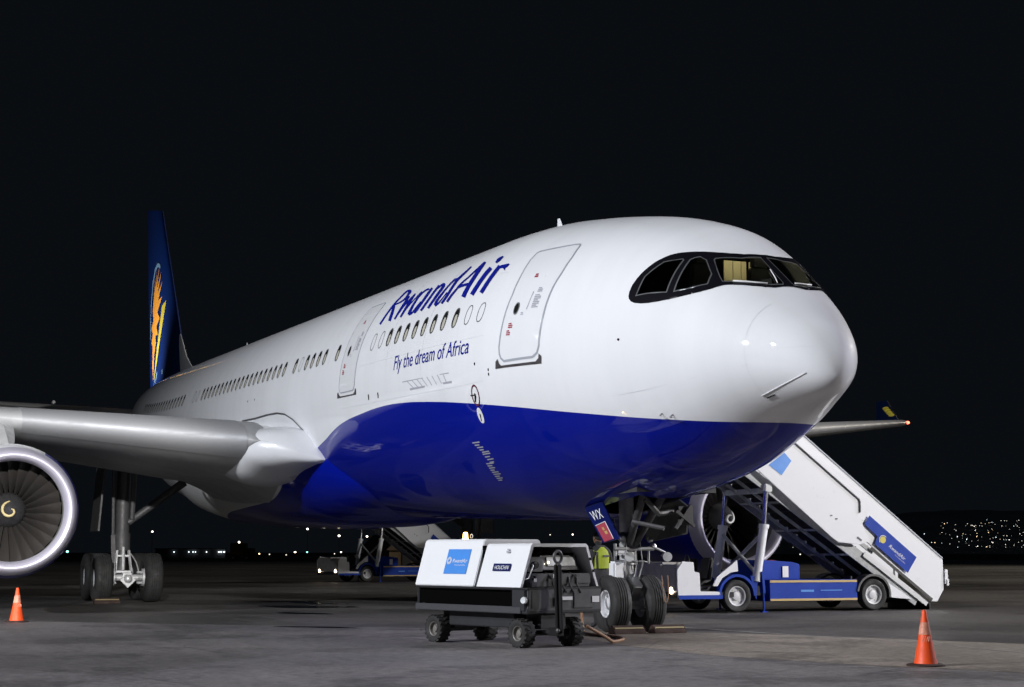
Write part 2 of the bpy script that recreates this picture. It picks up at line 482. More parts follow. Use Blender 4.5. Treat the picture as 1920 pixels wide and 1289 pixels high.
# ------------------------------------------------------------------ painted outlines on the fuselage skin, as (station, angle) pairs
LOGO = [[((13.395,1.1063),(13.571,1.0899)),((13.361,1.0773),(13.538,1.0607)),((13.337,1.0474),(13.516,1.0303)),((13.316,1.017),(13.498,0.999)),((13.292,0.9848),(13.483,0.9654)),((13.274,0.9516),(13.476,0.9305)),((13.26,0.9217),(13.472,0.8989)),((13.242,0.8987),(13.457,0.8747)),((13.217,0.88),(13.432,0.8554)),((13.193,0.8616),(13.413,0.8364)),((13.18,0.8405),(13.414,0.8136)),((13.169,0.8199),(13.424,0.79)),((13.148,0.8046),(13.417,0.7715)),((13.103,0.7982),(13.364,0.7635)),((13.038,0.797),(13.282,0.7631)),((12.969,0.7958),(13.205,0.7628))],[((13.166,0.7956),(13.377,0.7632)),((13.018,0.806),(13.296,0.7629)),((12.89,0.8152),(13.198,0.7636)),((12.976,0.8065),(12.911,0.7896)),((13.101,0.7882),(12.68,0.8293)),((13.054,0.8012),(12.658,0.8433)),((12.999,0.8193),(12.65,0.8557)),((12.933,0.84),(12.63,0.8714)),((12.876,0.8612),(12.616,0.889)),((12.855,0.8782),(12.629,0.9041)),((12.881,0.8904),(12.678,0.9153)),((12.939,0.8997),(12.75,0.924)),((13.014,0.9068),(12.839,0.9302)),((13.108,0.911),(12.949,0.9334)),((13.222,0.913),(13.074,0.9342)),((13.337,0.915),(13.198,0.935))],[((13.46,0.9121),(13.192,0.9317)),((13.361,0.9377),(13.089,0.9573)),((13.274,0.9618),(12.993,0.9822)),((13.19,0.9884),(12.904,1.0098)),((13.107,1.0202),(12.826,1.0415)),((13.032,1.0543),(12.763,1.0746)),((12.972,1.0871),(12.713,1.1063))],[((12.598,0.8718),(12.461,0.8868)),((12.61,0.8848),(12.433,0.9039)),((12.624,0.8976),(12.41,0.9204)),((12.624,0.9168),(12.387,0.9412)),((12.607,0.9458),(12.366,0.97)),((12.59,0.9792),(12.357,1.0022)),((12.581,1.0106),(12.361,1.0318)),((12.574,1.0382),(12.376,1.057)),((12.568,1.0645),(12.398,1.0804)),((12.571,1.0898),(12.426,1.1033))],[((12.35,1.0429),(12.433,1.0349)),((12.344,1.027),(12.431,1.0186)),((12.342,1.0109),(12.433,1.0018)),((12.324,0.9944),(12.425,0.9836)),((12.278,0.977),(12.403,0.9631)),((12.219,0.9589),(12.375,0.9411)),((12.169,0.9406),(12.346,0.9202)),((12.137,0.9224),(12.314,0.9019)),((12.115,0.9039),(12.279,0.8848)),((12.098,0.8848),(12.248,0.8672))],[((12.258,0.874),(12.096,0.8914)),((12.259,0.894),(12.049,0.9162)),((12.266,0.9134),(12.012,0.9399)),((12.263,0.9353),(11.985,0.9635)),((12.243,0.961),(11.971,0.988)),((12.219,0.9881),(11.969,1.0126)),((12.201,1.0147),(11.976,1.0365)),((12.19,1.0402),(11.991,1.0592)),((12.184,1.0654),(12.014,1.0814)),((12.184,1.0898),(12.043,1.1031))],[((11.987,1.0438),(12.068,1.0353)),((11.963,1.0289),(12.045,1.0202)),((11.942,1.0137),(12.026,1.0048)),((11.914,0.9976),(12.0,0.9881)),((11.874,0.9797),(11.964,0.9695)),((11.829,0.9605),(11.923,0.9496)),((11.787,0.9413),(11.887,0.9297)),((11.753,0.9225),(11.857,0.9104)),((11.723,0.9037),(11.83,0.8911)),((11.699,0.8842),(11.809,0.8711))],[((11.385,0.8657),(11.208,0.8925)),((11.473,0.8665),(11.3,0.8927)),((11.565,0.8674),(11.388,0.8928)),((11.639,0.8737),(11.458,0.8974)),((11.683,0.8871),(11.51,0.9083)),((11.711,0.9048),(11.55,0.9237)),((11.73,0.9251),(11.571,0.9429)),((11.745,0.9481),(11.572,0.9666)),((11.755,0.9733),(11.56,0.9933)),((11.76,0.9978),(11.546,1.0187)),((11.752,1.0224),(11.521,1.0437)),((11.738,1.0462),(11.491,1.0681)),((11.727,1.0646),(11.476,1.0868)),((11.716,1.0755),(11.48,1.0965)),((11.701,1.0822),(11.492,1.1008)),((11.686,1.0889),(11.505,1.105))],[((11.506,1.1105),(11.657,1.0867)),((11.444,1.1079),(11.58,1.0864)),((11.377,1.1052),(11.508,1.0862)),((11.32,1.0988),(11.451,1.083)),((11.29,1.0873),(11.412,1.0743)),((11.276,1.0729),(11.385,1.0615)),((11.259,1.0577),(11.357,1.0472)),((11.23,1.0419),(11.321,1.0319)),((11.2,1.0249),(11.286,1.0154)),((11.173,1.0075),(11.254,0.9984))],[((11.191,0.8712),(10.994,0.8935)),((11.196,0.8897),(10.97,0.9151)),((11.206,0.9076),(10.953,0.9358)),((11.21,0.9281),(10.944,0.9571)),((11.201,0.9524),(10.946,0.9797)),((11.192,0.9783),(10.958,1.003)),((11.194,1.0035),(10.978,1.0263)),((11.217,1.0293),(11.003,1.0518)),((11.253,1.0545),(11.037,1.0772)),((11.283,1.0737),(11.074,1.0958)),((11.294,1.0836),(11.11,1.104)),((11.292,1.0884),(11.142,1.1059)),((11.293,1.0934),(11.173,1.1074))],[((10.788,0.8703),(10.596,0.8924)),((10.78,0.8925),(10.586,0.9147)),((10.779,0.9139),(10.583,0.9361)),((10.78,0.9367),(10.584,0.9585)),((10.783,0.9614),(10.589,0.9827)),((10.792,0.9871),(10.601,1.0078)),((10.808,1.013),(10.621,1.033)),((10.832,1.0391),(10.65,1.0584)),((10.864,1.0655),(10.687,1.084)),((10.903,1.091),(10.732,1.1088))],[((10.611,0.927),(10.724,0.9123)),((10.557,0.9196),(10.687,0.9025)),((10.504,0.9121),(10.651,0.8926)),((10.449,0.9067),(10.615,0.884)),((10.385,0.9028),(10.576,0.876)),((10.323,0.901),(10.53,0.8695)),((10.361,0.8973),(10.387,0.8769)),((10.448,0.8859),(10.209,0.9064)),((10.419,0.8973),(10.16,0.9237)),((10.393,0.9146),(10.135,0.9428)),((10.384,0.9359),(10.135,0.964)),((10.392,0.9612),(10.156,0.9876)),((10.404,0.9898),(10.183,1.0139)),((10.418,1.0222),(10.212,1.0442)),((10.443,1.0569),(10.253,1.0769)),((10.482,1.09),(10.306,1.1085))],[((9.682,0.8717),(9.556,0.8932)),((9.75,0.87),(9.62,0.8922)),((9.824,0.8683),(9.677,0.8912)),((9.885,0.873),(9.724,0.895)),((9.923,0.8863),(9.766,0.9065)),((9.95,0.9046),(9.803,0.923)),((9.977,0.9246),(9.834,0.9419)),((10.003,0.9458),(9.857,0.9631)),((10.031,0.9684),(9.876,0.9863)),((10.06,0.99),(9.895,1.0087)),((10.095,1.0105),(9.917,1.0305)),((10.13,1.0304),(9.937,1.0514)),((10.151,1.0481),(9.948,1.0687)),((10.144,1.063),(9.944,1.0804)),((10.118,1.0751),(9.928,1.0898)),((10.096,1.086),(9.912,1.1001))],[((9.931,1.1079),(10.077,1.0861)),((9.887,1.1041),(10.021,1.0842)),((9.842,1.1001),(9.967,1.0824)),((9.8,1.0934),(9.918,1.0784)),((9.772,1.0829),(9.873,1.0711)),((9.751,1.0701),(9.831,1.061)),((9.73,1.0559),(9.793,1.0487)),((9.703,1.0403),(9.761,1.0338)),((9.677,1.0232),(9.736,1.0166)),((9.655,1.0057),(9.714,0.9989))],[((9.501,0.7661),(9.364,0.7842)),((9.504,0.7796),(9.353,0.7995)),((9.511,0.7925),(9.345,0.8143)),((9.527,0.8089),(9.347,0.8328)),((9.572,0.8302),(9.374,0.8566)),((9.635,0.8544),(9.417,0.8828)),((9.677,0.8801),(9.449,0.9085)),((9.676,0.9068),(9.453,0.9328)),((9.656,0.9339),(9.444,0.9574)),((9.64,0.9607),(9.438,0.9827)),((9.631,0.989),(9.437,1.0098)),((9.627,1.0173),(9.439,1.0371)),((9.635,1.0412),(9.453,1.0607)),((9.653,1.059),(9.478,1.0782)),((9.677,1.0737),(9.507,1.0924)),((9.703,1.0882),(9.539,1.1063))],[((8.805,0.7679),(8.62,0.7932)),((8.815,0.792),(8.653,0.8142)),((8.834,0.815),(8.691,0.8344)),((8.859,0.8375),(8.731,0.8546)),((8.888,0.8599),(8.77,0.8755)),((8.922,0.8817),(8.811,0.8964)),((8.967,0.9018),(8.858,0.9163)),((9.032,0.9198),(8.919,0.935)),((9.107,0.9364),(8.986,0.9526)),((9.167,0.9525),(9.038,0.9689)),((9.196,0.9679),(9.065,0.9836)),((9.208,0.9825),(9.078,0.9976)),((9.225,0.9967),(9.093,1.0122)),((9.257,1.0108),(9.119,1.0273)),((9.296,1.0251),(9.147,1.0425)),((9.329,1.0403),(9.172,1.058)),((9.352,1.0568),(9.193,1.074)),((9.37,1.0738),(9.212,1.0906)),((9.392,1.0903),(9.234,1.107))],[((8.785,0.7665),(8.612,0.7882)),((8.777,0.7871),(8.559,0.8141)),((8.775,0.807),(8.516,0.8386)),((8.764,0.8291),(8.48,0.863)),((8.742,0.854),(8.451,0.8879)),((8.717,0.8803),(8.429,0.913)),((8.693,0.9073),(8.412,0.9387)),((8.673,0.9363),(8.399,0.9664)),((8.657,0.966),(8.392,0.9945)),((8.648,0.9918),(8.387,1.019)),((8.642,1.0126),(8.381,1.0388)),((8.636,1.0303),(8.373,1.0559)),((8.63,1.0462),(8.365,1.0712)),((8.622,1.0604),(8.357,1.0845)),((8.614,1.0729),(8.347,1.0964)),((8.607,1.0849),(8.339,1.1084))],[((9.051,1.002),(9.23,0.9707)),((8.989,1.0005),(9.159,0.9707)),((8.928,0.9989),(9.087,0.9706)),((8.854,0.998),(9.001,0.9706)),((8.754,0.9979),(8.894,0.9711)),((8.64,0.9984),(8.777,0.9718)),((8.526,0.9987),(8.662,0.9722))],[((8.105,0.8574),(7.835,0.8927)),((8.115,0.8744),(7.846,0.9096)),((8.129,0.8913),(7.859,0.9258)),((8.137,0.9114),(7.869,0.9443)),((8.139,0.9352),(7.878,0.9663)),((8.139,0.9613),(7.887,0.9904)),((8.143,0.9892),(7.897,1.0168)),((8.149,1.0195),(7.906,1.0462)),((8.162,1.0512),(7.919,1.0774)),((8.184,1.0818),(7.94,1.1078))],[((7.879,0.8376),(8.012,0.8199)),((7.852,0.8305),(8.04,0.8053)),((7.826,0.8235),(8.071,0.79)),((7.81,0.8153),(8.079,0.777)),((7.81,0.804),(8.046,0.7692)),((7.821,0.7902),(7.987,0.7653)),((7.833,0.7759),(7.93,0.7613))],[((7.682,0.8618),(7.468,0.8893)),((7.678,0.8795),(7.465,0.9069)),((7.678,0.8968),(7.465,0.924)),((7.677,0.9168),(7.465,0.9434)),((7.677,0.9401),(7.47,0.9659)),((7.68,0.9657),(7.479,0.9903)),((7.685,0.9934),(7.489,1.0168)),((7.693,1.0237),(7.498,1.0463)),((7.705,1.0554),(7.512,1.0777)),((7.726,1.086),(7.533,1.1082))],[((7.555,0.923),(7.648,0.9086)),((7.516,0.9155),(7.629,0.898)),((7.479,0.9082),(7.611,0.8868)),((7.434,0.9043),(7.576,0.8775)),((7.368,0.9061),(7.517,0.8727)),((7.284,0.9103),(7.453,0.8707)),((7.208,0.9102),(7.401,0.8697)),((7.173,0.902),(7.347,0.8696)),((7.168,0.8902),(7.282,0.8697)),((7.166,0.8786),(7.216,0.8694))],[((7.39,0.8908),(7.289,0.8913)),((7.32,0.9044),(7.245,0.9046)),((7.253,0.9176),(7.204,0.9178)),((7.188,0.9306),(7.165,0.9307))]]
MTOP = [(3.131,1.2014),(3.146,1.1575),(3.14,1.0978),(3.108,1.0294),(3.064,0.9607),(3.012,0.9023),(2.951,0.8374),(2.881,0.7818),(2.805,0.7241),(2.72,0.6731),(2.597,0.6105),(2.477,0.5464),(2.364,0.4783),(2.26,0.4053),(2.276,0.4183),(2.164,0.3086),(2.084,0.1844),(2.046,0.0423),(2.074,-0.1195)]
MBOT = [(3.105,1.2226),(3.052,1.2427),(2.974,1.2528),(2.844,1.2495),(2.702,1.2324),(2.521,1.1965),(2.346,1.1478),(2.186,1.0838),(2.04,1.0126),(1.907,0.9366),(1.791,0.85),(1.695,0.754),(1.775,0.8332),(1.716,0.765),(1.674,0.7193),(1.62,0.6741),(1.515,0.595),(1.385,0.4863),(1.279,0.3606),(1.217,0.2404),(1.19,0.1654)]
PANES = [[(2.985,1.1933),(2.976,1.007),(2.806,0.8197),(2.551,0.7081),(2.52,0.7152),(2.426,1.0909)],[(2.315,1.0609),(2.446,0.6771),(2.417,0.6318),(2.368,0.5854),(2.239,0.5734),(1.961,0.6735),(1.877,0.8088),(2.095,0.9578)],[(2.175,0.5143),(2.182,0.4913),(1.998,0.2562),(1.971,-0.0425),(1.297,0.0553),(1.256,0.0885),(1.281,0.2668),(1.483,0.5152),(1.73,0.6851),(1.836,0.648)]]
DOOR1 = [(6.345,1.527),(6.329,1.4547),(6.314,1.3589),(6.302,1.2521),(6.286,1.1647),(6.341,1.009),(6.432,0.862),(6.436,0.7921),(6.371,0.7773),(5.921,0.7541),(5.381,0.7232),(5.22,0.7203),(5.165,0.7359),(5.062,0.8576),(5.033,1.0078),(5.068,1.124),(5.075,1.2491),(5.076,1.3365),(5.092,1.4515),(5.109,1.5563),(5.159,1.5995),(5.287,1.6239),(5.809,1.6238),(6.175,1.6251),(6.279,1.6014),(6.325,1.571)]
SCUFF1 = [(6.463,1.6201),(6.391,1.6033),(6.343,1.6352),(6.274,1.652),(5.203,1.6576),(5.121,1.6378),(5.105,1.6048),(5.033,1.6255),(5.049,1.6772),(6.48,1.6662)]
SCUFF2 = [(15.588,1.6014),(15.524,1.5871),(15.444,1.6125),(15.36,1.6248),(14.375,1.6261),(14.273,1.6132),(14.22,1.5839),(14.162,1.5954),(14.164,1.635),(15.589,1.6356)]
TXT = [(8.224,2.0996),(7.865,2.101),(7.996,2.1733),(7.983,2.2238),(8.195,2.2641),(7.796,2.2591),(8.304,2.4075),(7.958,2.3974),(8.654,2.2981),(8.603,2.3978)]

# ------------------------------------------------------------------ airliner
AIR = (-25.0, 0.0, 0.0)
plane = thing('airplane', 'white and blue wide-body passenger jet parked on the apron, blue fin with orange sun emblem', 'airplane', AIR)
def parts(mb, name, mats, parent=None, **k):
    return mb.build_each(name, mats, parent or plane, off=AIR, **k)
def part(mb, name, mats, parent=None, **k):
    return mb.build(name, mats, parent or plane, off=AIR, **k)
ALPHA = math.tan(0.0251693)
ZC, DS = 4.76425, -0.07894
SN = [0, .1, .3, .6, 1, 1.5, 2, 2.5, 3, 3.5, 4.5, 5.5, 6.5, 8, 9.5, 12, 36, 40, 44, 48, 52, 55.5, 57.6, 58.1]
TT = [-.664, -.281, .014, .263, .551, .921, 1.277, 1.632, 1.905, 2.071, 2.318, 2.491, 2.63, 2.777, 2.819, 2.82, 2.82, 2.82, 2.81, 2.74, 2.55, 2.25, 1.95, 1.7]
BB = [-.664, -.84, -.945, -1.037, -1.158, -1.342, -1.579, -1.777, -1.952, -2.089, -2.292, -2.437, -2.576, -2.795, -2.822, -2.82, -2.82, -2.55, -1.85, -1.0, -.15, .6, 1.05, 1.4]
WW = [0, .285, .505, .735, .995, 1.27, 1.475, 1.65, 1.825, 2.01, 2.294, 2.507, 2.662, 2.795, 2.82, 2.82, 2.82, 2.74, 2.48, 2.05, 1.45, .85, .45, .15]
UU = [math.sqrt(x) for x in SN]
fT, fB, fW = pchip(UU, TT), pchip(UU, BB), pchip(UU, WW)
def skin(s, ph):
    u = math.sqrt(max(s, 0)); t, b, w = fT(u), fB(u), fW(u)
    return Vector((-(s+DS), -w*math.sin(ph), ZC+(t+b)/2+(t-b)/2*math.cos(ph)+(s+DS-6.67)*ALPHA))
def skin_n(s, ph):
    e = 1e-3; s = max(s, .02)
    a = skin(s+e, ph)-skin(s-e, ph); b = skin(s, ph+e)-skin(s, ph-e)
    return a.cross(b).normalized()*-1
_p = skin_n(8, 1.2)
NS = 1 if _p.y < 0 else -1
def on_skin(s, ph, off=0.0): return skin(s, ph)+skin_n(s, ph)*(off*NS)
KP = 2.6
def densify(poly, h):
    o = []
    for i, a in enumerate(poly):
        b = poly[(i+1) % len(poly)]
        n = max(1, int(math.hypot(b[0]-a[0], (b[1]-a[1])*KP)/h+.999))
        o += [(a[0]+(b[0]-a[0])*k/n, a[1]+(b[1]-a[1])*k/n) for k in range(n)]
    return o
def patch(mb, outer, holes=(), off=.006, h=.16):
    polys = [densify(outer, h)]+[densify(q, h) for q in holes]
    vs, es = [], []
    for q in polys:
        b = len(vs)
        vs += [Vector((x, y*KP)) for x, y in q]
        es += [(b+i, b+(i+1) % len(q)) for i in range(len(q))]
    x0 = min(v.x for v in vs); x1 = max(v.x for v in vs); y0 = min(v.y for v in vs); y1 = max(v.y for v in vs)
    def ok(x, y): return inside((x, y/KP), polys[0]) and not any(inside((x, y/KP), q) for q in polys[1:])
    i = x0+h*.6
    while i < x1:
        j = y0+h*.6
        while j < y1:
            if ok(i, j) and min((v-Vector((i, j))).length for v in vs[:es[-1][0]+1]) > h*.35: vs.append(Vector((i, j)))
            j += h
        i += h
    r = delaunay_2d_cdt(vs, es, [], 0, 1e-5)
    P, F = r[0], r[2]
    fs = [f for f in F if ok(sum(P[k].x for k in f)/3, sum(P[k].y for k in f)/3)]
    mb.add([on_skin(p.x, p.y/KP, off) for p in P], fs)
    return mb
def strip(mb, pts, w, off=.006):
    """a narrow painted line along (station, angle) points"""
    L = []; Q = []
    for i, p in enumerate(pts):
        a = pts[max(i-1, 0)]; b = pts[min(i+1, len(pts)-1)]
        d = Vector((b[0]-a[0], (b[1]-a[1])*KP)).normalized()
        n = Vector((-d.y, d.x/KP))*w/2
        n = Vector((-d.y*w/2, d.x*w/2/KP))
        L.append((p[0]+n.x, p[1]+n.y)); Q.append((p[0]-n.x, p[1]-n.y))
    vs = [on_skin(*p, off) for p in L]+[on_skin(*p, off) for p in Q]; k = len(pts)
    mb.add(vs, [(i, i+1, k+i+1, k+i) for i in range(k-1)])
    return mb
def sym(poly): return [(s, -p) for s, p in reversed(poly)]

# --- fuselage paint: blue belly below a swept line, blue tail; one procedural material
def livery():
    m = bpy.data.materials.new('livery_paint'); m.use_nodes = True
    nt = m.node_tree; N = nt.nodes; L = nt.links
    b = N['Principled BSDF']
    tc = N.new('ShaderNodeTexCoord'); sp = N.new('ShaderNodeSeparateXYZ')
    L.new(tc.outputs['Object'], sp.inputs[0])
    def math_(op, a, bb=None, c=None):
        n = N.new('ShaderNodeMath'); n.operation = op
        for i, v in enumerate((a, bb, c)):
            if v is None: continue
            if isinstance(v, (int, float)): n.inputs[i].default_value = v
            else: L.new(v, n.inputs[i])
        return n.outputs[0]
    st = math_('MULTIPLY_ADD', sp.outputs[0], -1.0, -DS-AIR[0])      # station
    fc = N.new('ShaderNodeFloatCurve')
    cv = fc.mapping.curves[0]
    line = [(0, 3.30), (1.6, 3.325), (2.656, 3.418), (4.388, 3.63), (6.383, 3.889), (8.392, 4.115), (9.756, 4.24), (10.994, 4.33), (12.352, 4.375),
            (13.87, 4.345), (15.59, 4.242), (17.215, 3.99), (18.36, 3.80), (19.4, 3.35), (20.6, 2.7), (21.8, 1.6), (25, 0.2)]
    pts = [(x/25, y/6) for x, y in line]
    cv.points[0].location = pts[0]; cv.points[1].location = pts[-1]
    for p in pts[1:-1]: cv.points.new(*p)
    fc.mapping.update()
    L.new(math_('MULTIPLY', st, 1/25), fc.inputs['Value'])
    zb = math_('MULTIPLY', fc.outputs[0], 6.0)
    below = math_('LESS_THAN', sp.outputs[2], zb)
    tail = math_('GREATER_THAN', math_('MULTIPLY_ADD', sp.outputs[2], 0.55, st), 54.2)
    mask = math_('MAXIMUM', below, tail)
    nz = N.new('ShaderNodeTexNoise'); nz.inputs['Scale'].default_value = 0.9; nz.inputs['Detail'].default_value = 6
    mp = N.new('ShaderNodeMapping'); mp.inputs['Scale'].default_value = (2.4, 1, .35)
    L.new(tc.outputs['Object'], mp.inputs[0]); L.new(mp.outputs[0], nz.inputs['Vector'])
    dirt = N.new('ShaderNodeMapRange')
    for k, v in (('From Min', .35), ('From Max', .7), ('To Min', .965), ('To Max', 1.01)): dirt.inputs[k].default_value = v
    L.new(nz.outputs[0], dirt.inputs[0])
    wv = N.new('ShaderNodeVectorMath'); wv.operation = 'SCALE'; wv.inputs[0].default_value = (.78, .80, .84)
    L.new(dirt.outputs[0], wv.inputs['Scale'])
    mx = N.new('ShaderNodeMix'); mx.data_type = 'RGBA'
    L.new(mask, mx.inputs['Factor']); L.new(wv.outputs[0], mx.inputs[6]); mx.inputs[7].default_value = (.0008, .008, .27, 1)
    L.new(mx.outputs[2], b.inputs['Base Color'])
    b.inputs['Roughness'].default_value = .5
    b.inputs['Specular IOR Level'].default_value = .04
    b.inputs['Coat Weight'].default_value = .6
    b.inputs['Coat Roughness'].default_value = .02
    return m
M['livery'] = livery()

half = [(2.06, 0.0)]+[(s, p) for s, p in reversed(MTOP[:-2])]+MBOT[:-1]+[(1.225, 0.0)]
half_r = sym(half)
mask_all = half[:-1]+[(1.225, 0.0)]+half_r[1:-1]          # closed outline across the centreline
S_ = [0.004, .012, .03, .06, .1, .15, .21, .28, .36, .45, .55, .66, .78, .9]+[1+.07*i for i in range(36)]+[3.55+.3*i for i in range(30)]+[12.6+.8*i for i in range(30)]+[37+.6*i for i in range(35)]+[57.9, 58.1]
NP = 160
fus = MB()
fus.v = [tuple(skin(s, 2*math.pi*k/NP)) for s in S_ for k in range(NP)]
def sphi(k): return (2*math.pi*k/NP) if k <= NP/2 else (2*math.pi*k/NP-2*math.pi)
isin = {}
for i, s in enumerate(S_):
    if 1.0 < s < 3.3:
        for k in range(NP):
            p = sphi(k)
            if abs(p) < 1.4 and inside((s, abs(p)+1e-4), half): isin[(i, k)] = True
for i in range(len(S_)-1):
    for k in range(NP):
        k2 = (k+1) % NP
        if all((a, c) in isin for a in (i, i+1) for c in (k, k2)): continue
        if 5.1 <= S_[i] and S_[i+1] <= 7.3 and abs(k+.5-NP/2) < 5.2: continue      # open nose gear bay
        fus.f.append([i*NP+k, i*NP+k2, (i+1)*NP+k2, (i+1)*NP+k]); fus.m.append(0)
fus.f.append(list(range(NP))); fus.m.append(0)
b0 = (len(S_)-1)*NP
fus.f.append([b0+k for k in range(NP)]); fus.m.append(0)
fuselage = part(fus, 'fuselage', 'livery', smooth=True)

# --- cockpit: black surround, framed panes, lit interior
PN = [PANES[0], PANES[1], [(2.175, .5143), (2.182, .4913), (1.998, .2562), (1.975, .035), (1.305, .062), (1.256, .0885), (1.281, .2668), (1.483, .5152), (1.73, .6851), (1.836, .648)]]
def grow(poly, d):
    cx = sum(p[0] for p in poly)/len(poly); cy = sum(p[1] for p in poly)/len(poly); o = []
    n = len(poly); ar = sum(poly[i][0]*poly[(i+1) % n][1]-poly[(i+1) % n][0]*poly[i][1] for i in range(n))
    sg = 1 if ar > 0 else -1
    for i in range(n):
        a, b, c = [Vector((q[0], q[1]*KP)) for q in (poly[i-1], poly[i], poly[(i+1) % n])]
        u = (b-a).normalized(); v = (c-b).normalized()
        nn = Vector((u.y+v.y, -(u.x+v.x)))
        if nn.length < 1e-6: nn = Vector((u.y, -u.x))
        nn.normalize(); k = max(.35, nn.dot(Vector((u.y, -u.x))))
        q = b+nn*(sg*d/k); o.append((q.x, q.y/KP))
    return o
panes = PN+[sym(q) for q in PN]
surround = part(patch(MB(), mask_all, [grow(q, -.012) for q in panes], off=.008, h=.07), 'cockpit_surround', 'black_gloss', fuselage, smooth=True, fix=False)
for q in panes:
    fr = patch(MB(), grow(q, .006), [grow(q, -.018)], off=.014, h=.1)
    cw = part(fr, 'cockpit_window', 'pane_trim', fuselage, smooth=True, fix=False)
    part(patch(MB(), grow(q, -.010), [], off=.002, h=.12), 'pane', 'glass', plane, smooth=True, fix=False).name = 'cockpit_pane'
inn = MB()
inn.add([skin(3.72, 2*math.pi*k/48)*1.0+(Vector((-3.64, 0, 5.2))-skin(3.72, 2*math.pi*k/48))*.03 for k in range(48)], [tuple(range(48))])
inn.box((-2.75, 0, 5.33), (1.8, 2.3, .04)).box((-1.95, 0, 5.36), (.4, 1.5, .14))
part(inn, 'cockpit_lining', 'void', fuselage, fix=False)
cp = MB()
for y0, y1 in ((.24, .40), (.415, .555), (.57, .66), (.72, .88)): cp.box((-3.55, (y0+y1)/2, 5.98), (.03, y1-y0, .36))
parts(cp, 'cockpit_cabinet', 'cream', fuselage)
st_ = MB()
for y in (-.52, .52): st_.box((-2.9, y, 5.62), (.14, .5, .62), taper=(.8, .8)).box((-2.9, y, 6.02), (.1, .3, .2))
parts(st_, 'pilot_seat', 'gear_dark', fuselage, bevel=.03)
hl = bpy.data.lights.new('cockpit_lamp', 'POINT'); hl.energy = 9; hl.color = (1, .86, .55); hl.shadow_soft_size = .06
ho = bpy.data.objects.new('cockpit_lamp', hl); col.objects.link(ho); ho.parent = plane; ho.location = Vector((-3.0, .45, 6.25))-Vector(AIR)
wp = MB()
wp.tube([on_skin(a, b, .022) for a, b in ((1.62, .60), (1.50, .505), (1.40, .41), (1.315, .29))], .014, 6)
wp.tube([on_skin(1.29, .16, .03), on_skin(1.42, .12, .03), on_skin(1.62, .08, .03)], .009, 6)
wp.tube([on_skin(1.29, -.10, .03), on_skin(1.33, -.24, .03), on_skin(1.42, -.40, .03)], .012, 6)
parts(wp, 'windscreen_wiper', 'white_mark', fuselage, smooth=True)

# --- cabin windows
def ell(s, ph, a, b, n=20, p=2.5):
    o = []
    for k in range(n):
        t = 2*math.pi*k/n; c, q = math.cos(t), math.sin(t)
        o.append((s+a*math.copysign(abs(c)**(2/p), c), ph+b/2.75*math.copysign(abs(q)**(2/p), q)))
    return o
PW = 1.25
def ring(mb, A, B, off): 
    n = len(A)
    mb.add([on_skin(*p, off) for p in A]+[on_skin(*p, off) for p in B], [(i, (i+1) % n, n+(i+1) % n, n+i) for i in range(n)])
def disc(mb, A, off): mb.add([on_skin(*p, off) for p in A], [tuple(range(len(A)))])
def window(s, plug=False, side=1, small=1.0):
    w = MB()
    P = PW*side
    if plug:
        w.mi(0); ring(w, ell(s, P, .128, .192), ell(s, P, .112, .174), .005)
    else:
        w.mi(0); ring(w, ell(s, P, .132, .198), ell(s, P, .110, .172), .007)
        w.mi(1); disc(w, ell(s, P, .111, .173), .004)
        w.mi(2); disc(w, ell(s-.018, P+.020*side, .070, .120), .0055)
    part(w, 'window_plug' if plug else 'cabin_window', ['window_ring', 'window_dark', 'window_reveal'], plane, fix=False)
row = [7.289, 7.825, 8.437, 9.032, 9.609]+[10.149+.541*k for k in range(7)]
for k, s in enumerate(row): window(s, k in (0, 1, 10, 11))
window(16.068)
for k in range(6): window(17.133+.5344*k, k == 4)
for k in range(20): window(20.867+.5296*k)
for s in (31.7, 32.25): window(s, True)
for k in range(17): window(34.0+.533*k)

# --- doors: outlined leaf, round window, sill scuff plate
def door(outline, scuff, wpos, ringw):
    leaf = part(patch(MB(), grow(outline, -.002), [], off=.004, h=.22), 'door', 'white', plane, smooth=True, fix=False)
    part(patch(MB(), grow(outline, ringw*.5), [grow(outline, -ringw*.5)], off=.008, h=.2), 'door_outline', 'trim_grey', leaf, smooth=True, fix=False)
    part(patch(MB(), scuff, [], off=.009, h=.2), 'scuff_plate', 'dark_grey', leaf, smooth=True, fix=False)
    w = MB(); s, p = wpos
    w.mi(0); ring(w, ell(s, p, .085, .125, 18, 2), ell(s, p, .062, .098, 18, 2), .010)
    w.mi(1); disc(w, ell(s, p, .063, .099, 18, 2), .009)
    part(w, 'door_window', ['window_ring', 'window_dark'], leaf, fix=False)
    return leaf
def rrect(s0, s1, p0, p1, r, n=5):
    o = []
    for cx, cy, a0 in ((s1-r, p0+r/KP, -90), (s1-r, p1-r/KP, 0), (s0+r, p1-r/KP, 90), (s0+r, p0+r/KP, 180)):
        for k in range(n+1):
            a = R(a0+90*k/n); o.append((cx+r*math.cos(a), cy+r*math.sin(a)/KP))
    return o
d1 = door(DOOR1, SCUFF1, (5.964, 1.268), .040)
D2 = rrect(14.28, 15.46, .84, 1.598, .16)
d2 = door(D2, SCUFF2, (15.111, 1.266), .022)
